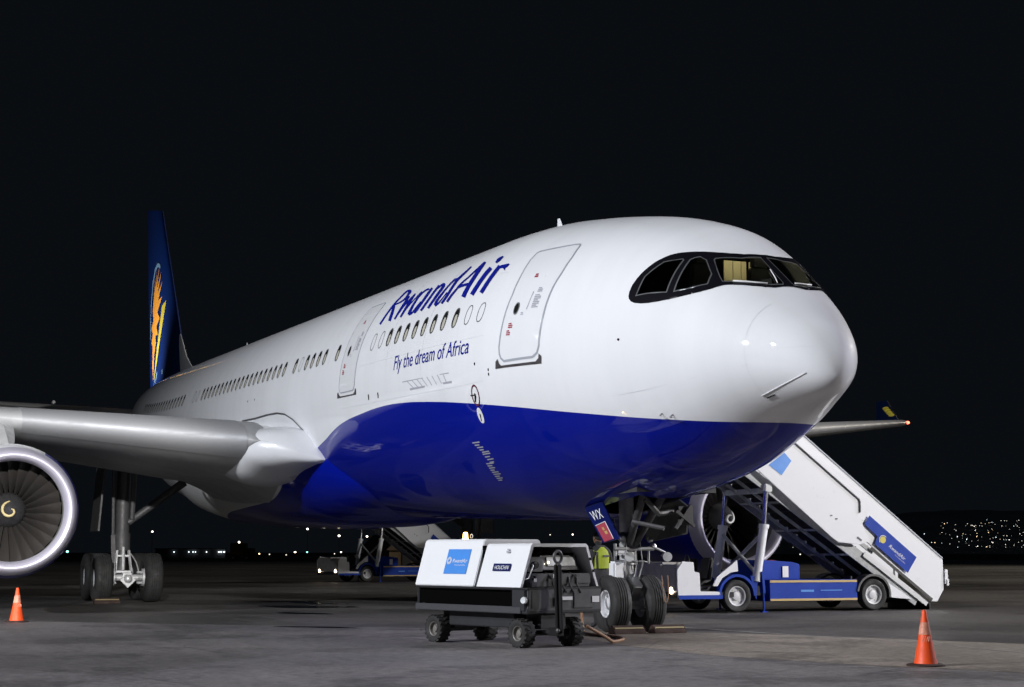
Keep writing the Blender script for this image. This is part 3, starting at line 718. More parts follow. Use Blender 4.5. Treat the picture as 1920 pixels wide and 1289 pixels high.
def door_marks(leaf, s, k):
    def bars(s0, p0, n, w, hgt, m_, gap=.03):
        m = MB()
        for i in range(n):
            ww = w*(1 if i % 3 else .7)
            m.add([on_skin(s0-a, p0+i*gap+b, .011) for a, b in ((0, 0), (ww, 0), (ww, hgt), (0, hgt))], [(0, 1, 2, 3)])
        part(m, 'door_placard', m_, leaf, fix=False)
    bars(s-.18, 1.00, 2, .11, .014, 'red_mark', .018)
    bars(s-.52, 1.12, 3, .14, .008, 'ink', .013); bars(s-.50, 1.175, 8, .19, .008, 'ink', .013)
    bars(s+.10, 1.37, 3, .13, .008, 'red_mark', .013); bars(s+.13, 1.42, 3, .12, .008, 'red_mark', .013)
    bars(s-.22, 1.30, 2, .08, .006, 'ink', .012)
    m = MB(); strip(m, [(s-.40, 1.15), (s-.37, 1.28)], .022, .011)
    part(m, 'door_handle', 'ink', leaf, fix=False)
door_marks(d1, 6.0, 1); door_marks(d2, 15.15, 1)

# --- titles
groups = ((0, 3), (3, 7), (7, 10), (10, 12), (12, 15), (15, 18), (18, 20), (20, 23))
for i, stc in enumerate(LOGO):
    if any(i == a for a, b in groups): lg = MB()
    k = len(stc)
    stc = [((a[0]*.95+b[0]*.05, a[1]*.95+b[1]*.05), (b[0]*.95+a[0]*.05, b[1]*.95+a[1]*.05)) for a, b in stc]
    vs = [on_skin(*a, .007+.0005*i) for a, b in stc]+[on_skin(*b, .007+.0005*i) for a, b in stc]
    lg.add(vs, [(j, j+1, k+j+1, k+j) for j in range(k-1)])
    if any(i == b-1 for a, b in groups): part(lg, 'title_letter', 'logo_blue', plane, fix=False)
allv, _f = text_tris('Fly the dream of Africa', .12, 1.0)
x1 = max(v[0] for v in allv); pre = ''
for word in ('Fly', 'the', 'dream', 'of', 'Africa'):
    sl = MB(); vs, fs = text_tris(word, .12, 1.0)
    end = max(v[0] for v in text_tris(pre+word, .12, 1.0)[0]); x0 = end-max(v[0] for v in vs)
    sl.add([on_skin(11.638-(11.638-7.50)*(x0+x)/x1, 1.519-y*.1035/.70, .007) for x, y in vs], fs)
    part(sl, 'slogan_word', 'logo_blue', plane, fix=False); pre += word+' '
# --- seams, ports, small markings on the skin
sm = MB()
strip(sm, [(.955, p) for p in [.55+.06*i for i in range(38)]], .007, .003)
for P in (1.42, .95, 1.72):
    strip(sm, [(7.0+.4*i, P) for i in range(22)], .012, .003)
for s in (9.95, 12.15, 16.7, 28.6, 33.2):
    strip(sm, [(s, .02+.05*i) for i in range(34)], .014, .003)
strip(sm, [(.171, .916), (.26, 1.12), (.362, 1.287), (.5, 1.385), (.645, 1.452), (.937, 1.542)], .008, .003)
strip(sm, [(3.395, 1.985), (2.74, 1.981), (1.829, 1.943), (.981, 1.828)], .012, .003)  # painted line for a faint highlight along the lower nose
strip(sm, [(4.2+.25*i, .35) for i in range(10)], .012, .003)
parts(sm, 'skin_seam', 'seam', fuselage, fix=False)
sl_ = MB(); strip(sl_, [(24.87, 1.655), (23.31, 1.656), (22.14, 1.647), (21.02, 1.649), (20.24, 1.673), (19.53, 1.733), (18.77, 1.844), (18.22, 1.971)], .035, .02)
part(sl_, 'fairing_seam', 'pane_trim', fuselage, fix=False)
gs = MB()
a, b, c, d = (11.03, 1.618), (8.42, 1.622), (8.30, 1.684), (10.60, 1.679)
strip(gs, [a, b], .014); strip(gs, [c, d], .035)
for i in range(1, 9):
    t = i/9
    strip(gs, [(a[0]+(b[0]-a[0])*t, 1.620), (d[0]+(c[0]-d[0])*t, 1.681)], .018, .0065)
part(gs, 'service_grille', 'ink', fuselage, fix=False)
pt = MB(); pt.mi(0)
ring(pt, ell(7.36, 1.803, .145, .20, 22, 2), ell(7.36, 1.803, .115, .165, 22, 2), .006)
pt.mi(1); disc(pt, ell(7.37, 1.805, .03, .05, 10, 2), .007); strip(pt, [(7.37, 1.805), (7.42, 1.845)], .05, .0065); strip(pt, [(7.36, 1.80), (7.55, 1.796)], .02, .0065)
pt.mi(2); disc(pt, ell(7.385, 1.937, .10, .15, 18, 2), .006)
pt.mi(1); disc(pt, ell(7.385, 1.937, .025, .04, 8, 2), .007); strip(pt, [(7.385, 1.937), (7.42, 1.975)], .03, .0075)
for s in (13.30, 12.65): strip(pt, [(s, 1.655), (s, 1.695)], .06, .006)
for s, p in ((3.198, 1.5546), (7.25, 1.60), (6.75, 1.66), (6.75, 1.69), (24.3, 1.475), (23.5, 1.475)): disc(pt, ell(s, p, .022, .03, 8, 2), .006)
parts(pt, 'skin_marking', ['maroon', 'black_gloss', 'white_mark'], fuselage, fix=False)
tx = MB()
for a, b, n in (((8.21, 2.10), (8.02, 2.175), 5), ((8.05, 2.19), (7.99, 2.255), 4), ((8.19, 2.264), (8.30, 2.408), 9)):
    for i in range(n):
        t = i/max(1, n-1); s = a[0]+(b[0]-a[0])*t; p = a[1]+(b[1]-a[1])*t
        w = (.34, .22, .28, .19, .31)[i % 5]
        tx.add([on_skin(s-x, p+y, .006) for x, y in ((0, 0), (w, 0), (w, .009), (0, .009))], [(0, 1, 2, 3)])
part(tx, 'placard_text', 'ink', fuselage, fix=False)
pr = MB()
q = on_skin(2.576, 2.2608, 0); n_ = skin_n(2.576, 2.2608)*NS
pr.tube([q, q+n_*.07, q+n_*.09+Vector((.14, 0, 0))], [.014, .012, .008], 8)
q = on_skin(2.75, 2.22, 0); pr.tube([q, q+n_*.06, q+n_*.08+Vector((.12, 0, 0))], [.012, .011, .007], 8)
parts(pr, 'pitot_probe', 'steel', fuselage, smooth=True)
dv = MB(); dv.tube([on_skin(*x, .008) for x in ((1.008, 2.431), (.861, 2.393), (.718, 2.345), (.581, 2.284), (.448, 2.209), (.327, 2.115), (.221, 1.99))], .007, 6)
part(dv, 'lightning_strip', 'white_mark', fuselage, smooth=True)
dv = MB(); dv.tube([on_skin(.981, 2.505, .004), on_skin(.83, 2.488, .004)], .012, 6)
part(dv, 'drain_vent', 'black_gloss', fuselage)
an = MB()
for s, p, h in ((9.6, 0.0, .36), (36.5, 0, .36)):
    q = on_skin(s, p, -.02)
    an.add([q+Vector(v) for v in ((.14, .025, 0), (-.16, .025, 0), (-.16, -.025, 0), (.14, -.025, 0), (-.10, .008, h), (-.18, .008, h), (-.18, -.008, h), (-.10, -.008, h))],
           [(0, 1, 5, 4), (1, 2, 6, 5), (2, 3, 7, 6), (3, 0, 4, 7), (4, 5, 6, 7)])
parts(an, 'blade_antenna', 'white', fuselage)

# --- wings
def foil(le, chord, tc, tw=0.0, n=24, sharp=0.0):
    """closed ring round an aerofoil, leading edge at le, running aft (-x)"""
    up, lo = [], []
    for k in range(n+1):
        x = (1-math.cos(math.pi*k/n))/2
        yt = 5*tc*(.2969*math.sqrt(x)-.126*x-.3516*x*x+.2843*x**3-.1036*x**4)
        if sharp: yt *= min(1, (x/sharp)**.8) if x < sharp else 1
        cam_ = .012*math.sin(math.pi*min(1, x**.8))
        up.append((x, cam_+yt)); lo.append((x, cam_-yt*1.08))
    pts = up[::-1]+lo[1:-1]
    le = Vector(le); o = []
    for x, z in pts:
        o.append(le+Vector((-(x*math.cos(tw)+z*math.sin(tw))*chord, 0, (z*math.cos(tw)-x*math.sin(tw))*chord)))
    return o
TL = math.tan(R(31))
def wing_le(y):
    a = abs(y); return (-(18.05+(min(a, 9.4)-2.8)*TL+max(0, a-9.4)*.755), 4.05+(a-4)*.111)
def wing_sec(a):
    x, z = wing_le(a)
    ch = lin([2.0, 4, 9.4, 26.6], [12.0, 10.9, 7.5, 2.6])(a)
    tc = lin([2.0, 4, 9.4, 26.6], [.118, .116, .110, .10])(a)
    tw = lin([2.0, 9.4, 26.6], [R(2.6), R(2.2), R(.3)])(a)
    return x, z, ch, tc, tw
def root_sec(a):
    x, z, ch, tc, tw = wing_sec(a)
    sh_ = 0
    if a < 4:
        t = (4-a)/1.4; x = pchip([1.0, 1.6, 2.3, 2.62, 2.85, 3.1, 3.4, 3.7, 4.0], [-21.5, -20.0, -18.5, -17.92, -17.98, -18.12, -18.32, -18.53, -18.77])(a); z = pchip([2.0, 2.62, 2.85, 3.1, 3.4, 3.7, 4.0], [3.36, 3.58, 3.72, 3.84, 3.95, 4.02, 4.05])(a)
        sh_ = .42*min(1, t)
    return x, z, ch, tc, tw, sh_
def wing(sg):
    w = MB(); rings = []
    for a in (1.6, 2.0, 2.3, 2.5, 2.62, 2.7, 2.8, 2.9, 3.0, 3.15, 3.3, 3.45, 3.65, 3.8, 4.0, 4.4, 5, 6.5, 8, 9.4, 12, 15, 19, 23, 25.5, 26.5):
        x, z, ch, tc, tw, sp = root_sec(a)
        rings.append([Vector((p.x, sg*a, p.z)) for p in foil((x, 0, z), ch, tc, tw, 40, sp)])
    w.loft(rings)
    wo = part(w, 'wing', 'grey_paint', plane, smooth=True, auto=50)
    # root fairing: the rounded white nose that carries the leading edge into the body
    g = MB(); rings = []
    yle = pchip([17.80, 17.92, 18.12, 18.32, 18.53, 18.77, 19.6, 22.5], [2.50, 2.72, 3.16, 3.46, 3.74, 4.00, 4.10, 4.10])
    hz_ = pchip([17.80, 17.88, 18.0, 18.2, 18.5, 19.0, 19.8, 21.0, 22.5], [.02, .10, .17, .28, .42, .54, .66, .66, .35])
    cz_ = pchip([17.80, 18.0, 18.2, 18.5, 19.0, 19.8, 21.0, 22.5], [3.57, 3.66, 3.75, 3.83, 3.86, 3.76, 3.70, 3.66])
    for d_ in (17.80, 17.83, 17.88, 17.94, 18.02, 18.12, 18.25, 18.4, 18.6, 18.85, 19.2, 19.6, 20.2, 21.0, 21.8, 22.5):
        y0, y1, h_, c_ = 2.05, yle(d_), hz_(d_), cz_(d_); ym, ry = (y0+y1)/2, (y1-y0)/2
        rings.append([Vector((-d_, sg*(ym+ry*math.copysign(abs(math.cos(t))**.85, math.cos(t))), c_+h_*math.copysign(abs(math.sin(t))**.85, math.sin(t)))) for t in [2*math.pi*(k+.5)/40 for k in range(40)]])
    g.loft(rings)
    part(g, 'root_fairing', 'white', wo, smooth=True, auto=60)
    def slat(a0, a1, nm='slat'):
        sl_ = MB(); rings = []
        for i in range(9):
            a = a0+(a1-a0)*i/8; x, z, ch, tc, tw = wing_sec(a)
            f = foil((x+.012, 0, z), ch*1.004, tc*1.03, tw, 40)
            rings.append([Vector((p.x, sg*a, p.z)) for p in f[28:47]])
        sl_.loft(rings, cap=False, closed=False)
        inner = [[p+Vector((-.05, 0, 0)) for p in r] for r in rings]
        for r, q in ((rings[0], inner[0]), (rings[-1], inner[-1])):
            sl_.add(r+q, [(i, i+1, len(r)+i+1, len(r)+i) for i in range(len(r)-1)])
        part(sl_, nm, 'slat', wo, smooth=True, auto=60)
    slat(4.06, 8.95); slat(9.75, 15.0); slat(15.1, 20.5); slat(20.6, 26.0)
    for a, L in ((12.5, 3.8), (16.5, 3.4), (20.5, 2.8)):
        x, z, ch, tc, tw = wing_sec(a); f_ = MB()
        f_.lathe([(0, .02), (.25*L, .24), (.6*L, .26), (.9*L, .14), (L*1.08, .02)], (x-ch*.58, sg*a, z-ch*.055-.28), (-1, 0, -.10), 14)
        part(f_, 'flap_fairing', 'grey_paint', wo, smooth=True)
    # winglet
    x, z, ch, tc, tw = wing_sec(26.5); wl_ = MB(); rings = []
    for t in (0, .12, .3, .6, 1.0):
        c = ch*.66*(1-.55*t); dy = .30*t**.8; dz = 1.05*t**1.1
        rings.append([Vector((x-.5-1.3*t+(p.x), sg*(26.5+dy-(p.z)*min(1, t*4)), z+dz+p.z*(1-min(1, t*4)))) for p in foil((0, 0, 0), c, .09, 0, 12)])
    wl_.loft(rings)
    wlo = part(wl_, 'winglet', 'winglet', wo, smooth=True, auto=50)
    e = MB()
    for i in range(4):
        e.sphere((x-1.25-.13*i, sg*(26.5+.20)-sg*.10, z+.40+.10*i), .15, 8, (1.5, .5, .55))
    part(e, 'winglet_emblem', 'leaf_yellow', wlo)
    nl = MB(); nl.sphere((x+.02, sg*26.45, z+.0), .085, 10, (1, 1.2, .7))
    part(nl, 'navigation_light', 'red_glow' if sg > 0 else 'lens', wo, smooth=True)
    return wo
wing_r = wing(-1); wing_l = wing(1)
ll = MB(); x, z, ch, tc, tw = wing_sec(3.62)
ll.sphere((-18.56, -3.55, 3.80), .15, 12, (.6, 1.1, .8))
part(ll, 'landing_light', 'window_dark', wing_r, smooth=True)

# --- belly fairing
bf = MB(); rings = []
prof = [(16.3, 1.75, -2.45, -1.9), (17.0, 2.12, -2.66, -1.6), (18.0, 2.48, -2.86, -1.25), (19.5, 2.84, -3.02, -.95), (20.5, 3.02, -3.08, -.7), (22, 3.12, -3.12, -.5), (24, 3.18, -3.18, -.4), (29, 3.16, -3.18, -.4), (33, 3.05, -3.10, -.35), (35.5, 2.85, -2.95, -.25), (37.5, 2.5, -2.75, -.1), (39.2, 1.9, -2.40, .1)]
for s, w, b, t in prof:
    r = []
    for k in range(41):
        a = math.pi*(k/40)
        c, q = math.cos(a), math.sin(a)
        e_ = 2/2.5
        y = -w*math.copysign(abs(c)**e_, c); zz = t+(b-t)*abs(q)**e_
        r.append(Vector((-(s+DS), y, ZC+zz+(s-6.67)*ALPHA)))
    rings.append(r)
bf.loft(rings, cap=True, closed=True)
def fairing_paint():
    m = bpy.data.materials.new('fairing_paint'); m.use_nodes = True
    nt = m.node_tree; N = nt.nodes; L = nt.links; b = N['Principled BSDF']
    tc = N.new('ShaderNodeTexCoord'); sp = N.new('ShaderNodeSeparateXYZ'); L.new(tc.outputs['Object'], sp.inputs[0])
    def m_(op, a, bb, c=None):
        n = N.new('ShaderNodeMath'); n.operation = op
        for i, v in enumerate((a, bb, c)):
            if v is None: continue
            if isinstance(v, (int, float)): n.inputs[i].default_value = v
            else: L.new(v, n.inputs[i])
        return n.outputs[0]
    st = m_('MULTIPLY_ADD', sp.outputs[0], -1.0, -DS-AIR[0])
    fc = N.new('ShaderNodeFloatCurve'); cv = fc.mapping.curves[0]
    line = [(0, 36), (1.6, 36), (2.3, 34.5), (2.55, 31), (2.66, 26.5), (2.75, 22.9), (2.9, 21.6), (3.15, 20.5), (3.45, 19.4), (4.0, 18.3), (5, 17.5)]
    P = [(x/5, y/40) for x, y in line]
    cv.points[0].location = P[0]; cv.points[1].location = P[-1]
    for p in P[1:-1]: cv.points.new(*p)
    fc.mapping.update()
    L.new(m_('MULTIPLY', sp.outputs[2], .2), fc.inputs['Value'])
    lim = m_('MULTIPLY', fc.outputs[0], 40.0)
    mask = m_('LESS_THAN', st, lim)
    mx = N.new('ShaderNodeMix'); mx.data_type = 'RGBA'
    L.new(mask, mx.inputs['Factor']); mx.inputs[6].default_value = (.74, .75, .76, 1); mx.inputs[7].default_value = (.0008, .008, .27, 1)
    L.new(mx.outputs[2], b.inputs['Base Color'])
    b.inputs['Roughness'].default_value = .45; b.inputs['Specular IOR Level'].default_value = .06; b.inputs['Coat Weight'].default_value = .4; b.inputs['Coat Roughness'].default_value = .05
    return m
M['fairing'] = fairing_paint()
belly = part(bf, 'belly_fairing', 'fairing', plane, smooth=True, auto=50)
SHOULDER = None
# --- fin and tailplanes
def finfoil(s, chord, th, z, n=14, rise=0.0):
    o = []
    for k in range(n+1):
        x = (1-math.cos(math.pi*k/n))/2
        o.append((x, 5*th*(.2969*math.sqrt(x)-.126*x-.3516*x*x+.2843*x**3-.1036*x**4)))
    pts = o[::-1]+[(x, -y) for x, y in o[1:-1]]
    return [Vector((-(s+x*chord), y*chord, z+rise*x*chord)) for x, y in pts]
fn = MB()
fle = lin([7.2, 8.8, 10.6, 16.9, 17.4], [46.9, 47.85, 48.8, 53.9, 54.6]); fte = lin([7.2, 8.8, 17.4], [55.2, 55.6, 57.8])
zs = [7.0, 8.0, 9.0, 10.6, 12, 13.5, 14.6, 15.6, 16.3, 16.6, 16.72]
fn.loft([finfoil(fle(z), fte(z)-fle(z), .06, z, 14, .2*max(0, (z-13.5)/3.22)) for z in zs])
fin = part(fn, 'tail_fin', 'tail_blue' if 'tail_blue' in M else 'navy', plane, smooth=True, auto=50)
df = MB()
dl = [(8.2, 43.2), (8.62, 45.0), (8.9, 46.3), (9.4, 47.35), (10.0, 48.1), (10.5, 48.75)]
df.loft([finfoil(s, 48.95-s+.9, .06*(z-7.2)/3+.03, z) for z, s in dl])
part(df, 'dorsal_fillet', 'white', fin, smooth=True, auto=50)
def fin_y(s, z):
    c = fte(z)-fle(z); x = min(max((s-fle(z))/c, .001), .999)
    return -c*.3*(.2969*math.sqrt(x)-.126*x-.3516*x*x+.2843*x**3-.1036*x**4)*1.0
def fin_patch(mb, poly, off):
    poly = [(a-.62, b) for a, b in poly]
    vs = [Vector(p) for p in poly]; n = len(poly)
    x0 = min(v.x for v in vs); x1 = max(v.x for v in vs); y0 = min(v.y for v in vs); y1 = max(v.y for v in vs)
    es = [(i, (i+1) % n) for i in range(n)]; i = x0+.2
    while i < x1:
        j = y0+.2
        while j < y1:
            if inside((i, j), poly): vs.append(Vector((i, j)))
            j += .35
        i += .35
    r = delaunay_2d_cdt(vs, es, [], 0, 1e-5)
    fs = [f for f in r[2] if inside((sum(r[0][k].x for k in f)/3, sum(r[0][k].y for k in f)/3), poly)]
    mb.add([Vector((-p.x, fin_y(p.x, p.y)-off, p.y)) for p in r[0]], fs)
em = MB()
rays = [(54.9, 9.35)]
core = [(55.0, 9.0), (54.72, 10.3), (54.2, 10.9), (54.38, 11.3), (53.62, 11.25), (54.1, 11.75), (53.2, 12.05), (53.9, 12.45), (52.75, 13.1), (53.75, 13.05), (52.9, 13.9), (53.95, 13.45), (53.2, 14.5), (54.2, 13.75), (53.75, 14.85), (54.5, 13.9), (54.35, 14.75), (54.8, 13.8), (54.85, 14.4), (55.1, 13.5), (55.45, 12.8), (55.2, 12.2), (55.85, 11.9), (55.35, 11.5), (55.8, 11.1), (55.3, 10.8), (55.35, 9.8)]
core = [(a, 9.3+(b-9.3)*.86) for a, b in core]
fin_patch(em, core, .02)
part(em, 'sun_emblem', 'sun_orange', fin, fix=False)
em = MB(); fin_patch(em, [(55.15, 8.55), (54.95, 8.45), (53.9, 10.2), (52.6, 12.15), (51.75, 12.25), (52.9, 10.6), (54.4, 9.1)], .03)
part(em, 'leaf_emblem', 'leaf_yellow', fin, fix=False)
em = MB(); arc = [(56.15, 11.3), (56.25, 12.3), (56.1, 13.3), (55.6, 14.3), (54.9, 14.9), (54.2, 15.05), (53.6, 14.85)]
arc = [(a, 9.3+(b-9.3)*.87) for a, b in arc]
arc2 = [(p[0]-.20*(1 if i < 4 else .6), p[1]-(.0 if i < 2 else .20)) for i, p in enumerate(arc)]
fin_patch(em, arc+arc2[::-1], .025)
part(em, 'arc_emblem', 'arc_blue', fin, fix=False)
fr_ = MB(); fin_patch(fr_, [(54.1, 9.15), (54.0, 9.0), (54.2, 8.78), (54.3, 8.95)], .03); fin_patch(fr_, [(53.6, 9.35), (53.5, 9.2), (53.75, 8.95), (53.85, 9.1)], .03); fin_patch(fr_, [(52.2, 9.25), (51.9, 9.25), (51.9, 9.05), (52.2, 9.05)], .03)
parts(fr_, 'fin_lettering', 'arc_blue', fin, fix=False)
def tailplane(sg):
    t = MB(); rings = []
    for a in (.4, 1.4, 3, 5, 7.5, 9.5, 9.7):
        x = -(49.3+(a-.9)*math.tan(R(34))); ch = 6.0+(2.2-6.0)*(a-.9)/8.8
        rings.append([Vector((p.x, sg*a, p.z)) for p in foil((x, 0, 7.05+(a-.9)*.105), ch, .10, 0, 14)])
    t.loft(rings)
    part(t, 'tailplane', 'grey_paint', plane, smooth=True, auto=50)
tailplane(-1); tailplane(1)

# --- engines
def engine(sg):
    X, Y, Z = -18.7, sg*9.37, 2.31
    AX = (-1, 0, .035)
    o = Vector((X, Y, Z))
    nc = MB()
    nc.lathe([(.41, 1.450), (.7, 1.52), (1.2, 1.55), (2.2, 1.56), (3.2, 1.52), (4.2, 1.44), (5.2, 1.20), (5.9, .98), (5.9, .94), (5.0, .95)], o, AX, 64)
    nc.m = [1 if sum(nc.v[i][2] for i in f)/len(f) > Z+1.30 else 0 for f in nc.f]
    e = part(nc, 'engine', ['blue_paint', 'white'], plane, smooth=True, auto=50)
    lp = MB()
    lp.lathe([(.42, 1.452), (.30, 1.425), (.18, 1.392), (.08, 1.355), (.02, 1.315), (0, 1.272), (.02, 1.225), (.08, 1.185), (.18, 1.155), (.32, 1.135)], o, AX, 72)
    part(lp, 'intake_lip', 'lip_metal', e, smooth=True)
    il = MB(); il.lathe([(.32, 1.136), (.6, 1.15), (1.0, 1.19), (1.3, 1.22)], o, AX, 64)
    part(il, 'intake_liner', 'inlet', e, smooth=True)
    bk = MB(); bk.lathe([(1.62, 1.25), (1.64, .3), (1.64, 0)], o, AX, 40)
    part(bk, 'fan_shroud', 'void', e)
    fb = MB(); NB = 26
    for k in range(NB):
        th = 2*math.pi*k/NB; rings = []
        for r, c, tw in ((.38, .26, 18), (.6, .34, 30), (.85, .42, 43), (1.05, .47, 52), (1.19, .50, 58)):
            er = Vector((0, math.cos(th), math.sin(th))); et = Vector((0, -math.sin(th), math.cos(th)))*sg
            ca, sa = math.cos(R(tw)), math.sin(R(tw)); ch = Vector((-ca, 0, 0))+et*sa; nn = Vector((sa, 0, 0))+et*ca
            p = o+Vector((-1.30, 0, .045))+er*r
            rings.append([p-ch*c/2, p-ch*c*.1+nn*.02, p+ch*c/2, p-ch*c*.1-nn*.008])
        fb.loft(rings)
    part(fb, 'fan_blade', 'fan', e, smooth=True, auto=40).name = 'fan'
    sp_ = MB(); sp_.lathe([(.60, .004), (.63, .05), (.74, .13), (.90, .225), (1.09, .325), (1.28, .395), (1.42, .42)], o, AX, 32)
    part(sp_, 'spinner', 'gear_dark', e, smooth=True)
    sq = MB(); pts = []
    fr2 = lin([.004, .05, .13, .225, .325, .395], [.60, .63, .74, .90, 1.09, 1.28])
    for i in range(46):
        t = i/45; r = .03+.185*t; a = 5.9*t*sg+1.2
        pts.append(o+Vector((-(fr2(r)-.012), r*math.cos(a), r*math.sin(a)+.035)))
    sq.tube(pts, [.010+.026*min(1, i/14)*(1 if i < 38 else (46-i)/8) for i in range(46)], 6)
    part(sq, 'spinner_spiral', 'gold' if sg < 0 else 'white_mark', e, smooth=True)
    py = MB(); rings = []
    for s, zb, zt, w in ((1.6, Z+1.45, Z+1.56, .10), (2.6, Z+1.3, Z+1.95, .22), (3.8, Z+1.0, Z+2.35, .28), (5.6, Z+.7, Z+2.5, .28), (8.2, Z+1.0, Z+2.3, .22), (9.6, Z+1.7, Z+2.2, .08)):
        rings.append([Vector((X-s, Y-w, zb)), Vector((X-s, Y+w, zb)), Vector((X-s, Y+w, zt-.1)), Vector((X-s, Y, zt)), Vector((X-s, Y-w, zt-.1))])
    py.loft(rings); part(py, 'pylon', 'grey_paint', e, smooth=True, auto=40)
    ex = MB(); ex.lathe([(4.9, .9), (6.2, .62), (7.2, .1)], o, AX, 24); part(ex, 'exhaust_cone', 'gear_dark', e, smooth=True)
engine(-1); engine(1)

# --- landing gear
def wheel(par, c, r, w, rimr, side):
    """axle along y; rim disc shown on both flanks"""
    t = MB(); hw = w/2
    prof = [(-hw*.72, rimr), (-hw*.95, rimr+.05), (-hw, r*.80), (-hw*.86, r*.94), (-hw*.62, r*.988)]
    for k in (-.36, -.12, .12, .36): prof += [(hw*(k-.05), r), (hw*(k-.03), r-.018), (hw*(k+.03), r-.018), (hw*(k+.05), r)]
    prof += [(hw*.62, r*.988), (hw*.86, r*.94), (hw, r*.80), (hw*.95, rimr+.05), (hw*.72, rimr)]
    t.lathe(prof, c, (0, 1, 0), 44)
    to = part(t, 'tyre', 'rubber', par, smooth=True, auto=45)
    q = MB()
    for sd in (-1, 1):
        q.lathe([(sd*hw*.72, rimr+.004), (sd*hw*.66, rimr-.025), (sd*hw*.30, rimr-.04), (sd*hw*.28, rimr*.45), (sd*hw*.55, rimr*.40), (sd*hw*.62, rimr*.2), (sd*hw*.62, .001)], c, (0, 1, 0), 28)
        for k in range(9):
            a = 2*math.pi*k/9; q.sphere(Vector(c)+Vector((math.cos(a)*rimr*.62, sd*hw*.30, math.sin(a)*rimr*.62)), rimr*.11, 6)
    part(q, 'rim', 'rim', par, smooth=True, auto=40)
ng = MB(); X = -6.67
ng.tube([(X-.12, 0, 2.9), (X-.03, 0, 1.55)], .135, 16).tube([(X-.03, 0, 1.56), (X-.02, 0, 1.18)], .15, 16).tube([(X, 0, 1.2), (X, 0, .45)], .085, 16)
ng.tube([(X, 0, .98), (X, 0, .90)], .12, 16).tube([(X, 0, .62), (X, 0, .42)], .11, 14)
ng.tube([(X, -.30, .49), (X, .30, .49)], .065, 12)
nose_gear = part(ng, 'nose_gear', 'bogie', plane, smooth=True, auto=40)
nb2 = MB(); nb2.tube([(X+.1, -.05, 1.5), (X+1.15, -.22, 2.55)], .07, 10).tube([(X+.1, .05, 1.5), (X+1.15, .22, 2.55)], .07, 10)
parts(nb2, 'brace_strut', 'gear_dark', nose_gear, smooth=True, auto=40)
wb = MB(); wb.box((X+.06, -.27, 1.06), (.24, .20, .36)); wb.box((X+.02, -.17, .88), (.2, .14, .24)); wb.box((X+.10, -.20, 1.42), (.16, .22, .14))
parts(wb, 'steering_actuator', 'white', nose_gear, bevel=.03)
nb = MB()
nb.tube([(X+.16, -.36, 1.46), (X+.16, .42, 1.46)], .035, 8).tube([(X+.14, -.3, 1.24), (X+.14, .24, 1.24)], .022, 8)
nb.tube([(X+.14, .33, 1.5), (X+.14, .33, 1.2)], .02, 8).tube([(X+.14, -.33, 1.55), (X+.14, -.33, 1.25)], .028, 8)
nb.beam((X+.10, 0, 1.0), (X+.38, 0, .80), .16, .05).beam((X+.38, 0, .80), (X+.08, 0, .56), .14, .05)
nb.box((X+.03, -.17, 1.13), (.2, .1, .12))
nb.sphere((X+.1, -.15, 1.66), .10, 10).sphere((X+.1, .10, 1.72), .11, 10).sphere((X+.2, .33, 1.62), .06, 8).sphere((X+.1, .44, 1.50), .07, 8)
nb.tube([(X+.18, .38, 1.5), (X+.2, .62, 1.40), (X+.12, .60, 1.34)], .022, 8)
nb.beam((X+.11, -.26, .43), (X+.11, .26, .43), .05, .045)
for y0 in (-.12, .05, .14): nb.tube([(X+.17, y0, 1.6), (X+.2, y0*1.3, 1.2), (X+.13, y0, .95), (X+.10, y0*.6, .62)], .012, 6)
part(nb, 'drag_brace', 'steel', nose_gear, smooth=True, auto=40)
for y, z, sc in ((-.13, 1.32, .085), (.62, 1.32, .085)):
    l_ = MB(); l_.lathe([(-.12, .03), (-.06, sc*.8), (0, sc), (.012, sc*.98), (.022, 0)], (X+.30, y, z), (1, -.25, 0), 18)
    part(l_, 'taxi_light', 'lens', nose_gear, smooth=True, auto=40)
for y in (-.33, .35): wheel(nose_gear, (X, y, .50), .50, .37, .24, 0)
# gear bay and doors
by = MB(); by.add([(-x-DS, y, z) for x, y, z in ((4.9, -.75, 2.0+.4), (7.5, -.75, 2.05+.3), (7.5, .75, 2.35), (4.9, .75, 2.4), (4.9, -.75, 3.5), (7.5, -.75, 3.5), (7.5, .75, 3.5), (4.9, .75, 3.5))], [(4, 5, 6, 7), (0, 1, 5, 4), (1, 2, 6, 5), (2, 3, 7, 6), (3, 0, 4, 7)])
part(by, 'gear_bay', 'gear_dark', plane)
bq = MB()
bq.tube([(-5.3, -.35, 2.3), (-5.3, -.1, 2.05), (-5.4, .3, 2.1)], .05, 8).box((-5.35, .42, 2.02), (.12, .28, .32)).tube([(-5.6, -.45, 1.92), (-5.2, -.05, 1.80)], .04, 8)
bq.beam((-5.25, .2, 2.1), (-5.25, .55, 1.85), .08, .05).beam((-5.25, .5, 2.2), (-5.25, .2, 1.8), .06, .05)
parts(bq, 'bay_fitting', 'gear_dark', plane, smooth=True, auto=40)
dz = MB()
wx = [(-6.95, -.72, 2.18), (-6.28, -.70, 2.28), (-5.70, -.66, 1.63), (-6.30, -.68, 1.56)]
dz.add([Vector(p) for p in wx]+[Vector(p)+Vector((-.01, .03, 0)) for p in wx], [(0, 1, 2, 3), (7, 6, 5, 4), (0, 4, 5, 1), (1, 5, 6, 2), (2, 6, 7, 3), (3, 7, 4, 0)])
gd = part(dz, 'gear_door', 'navy', plane)
A_, B_, C_, D_ = [Vector(p) for p in wx]
def wxp(u, v, off=.012):
    p = A_*(1-u)*(1-v)+B_*u*(1-v)+C_*u*v+D_*(1-u)*v
    return p+Vector((.004, -off, 0))
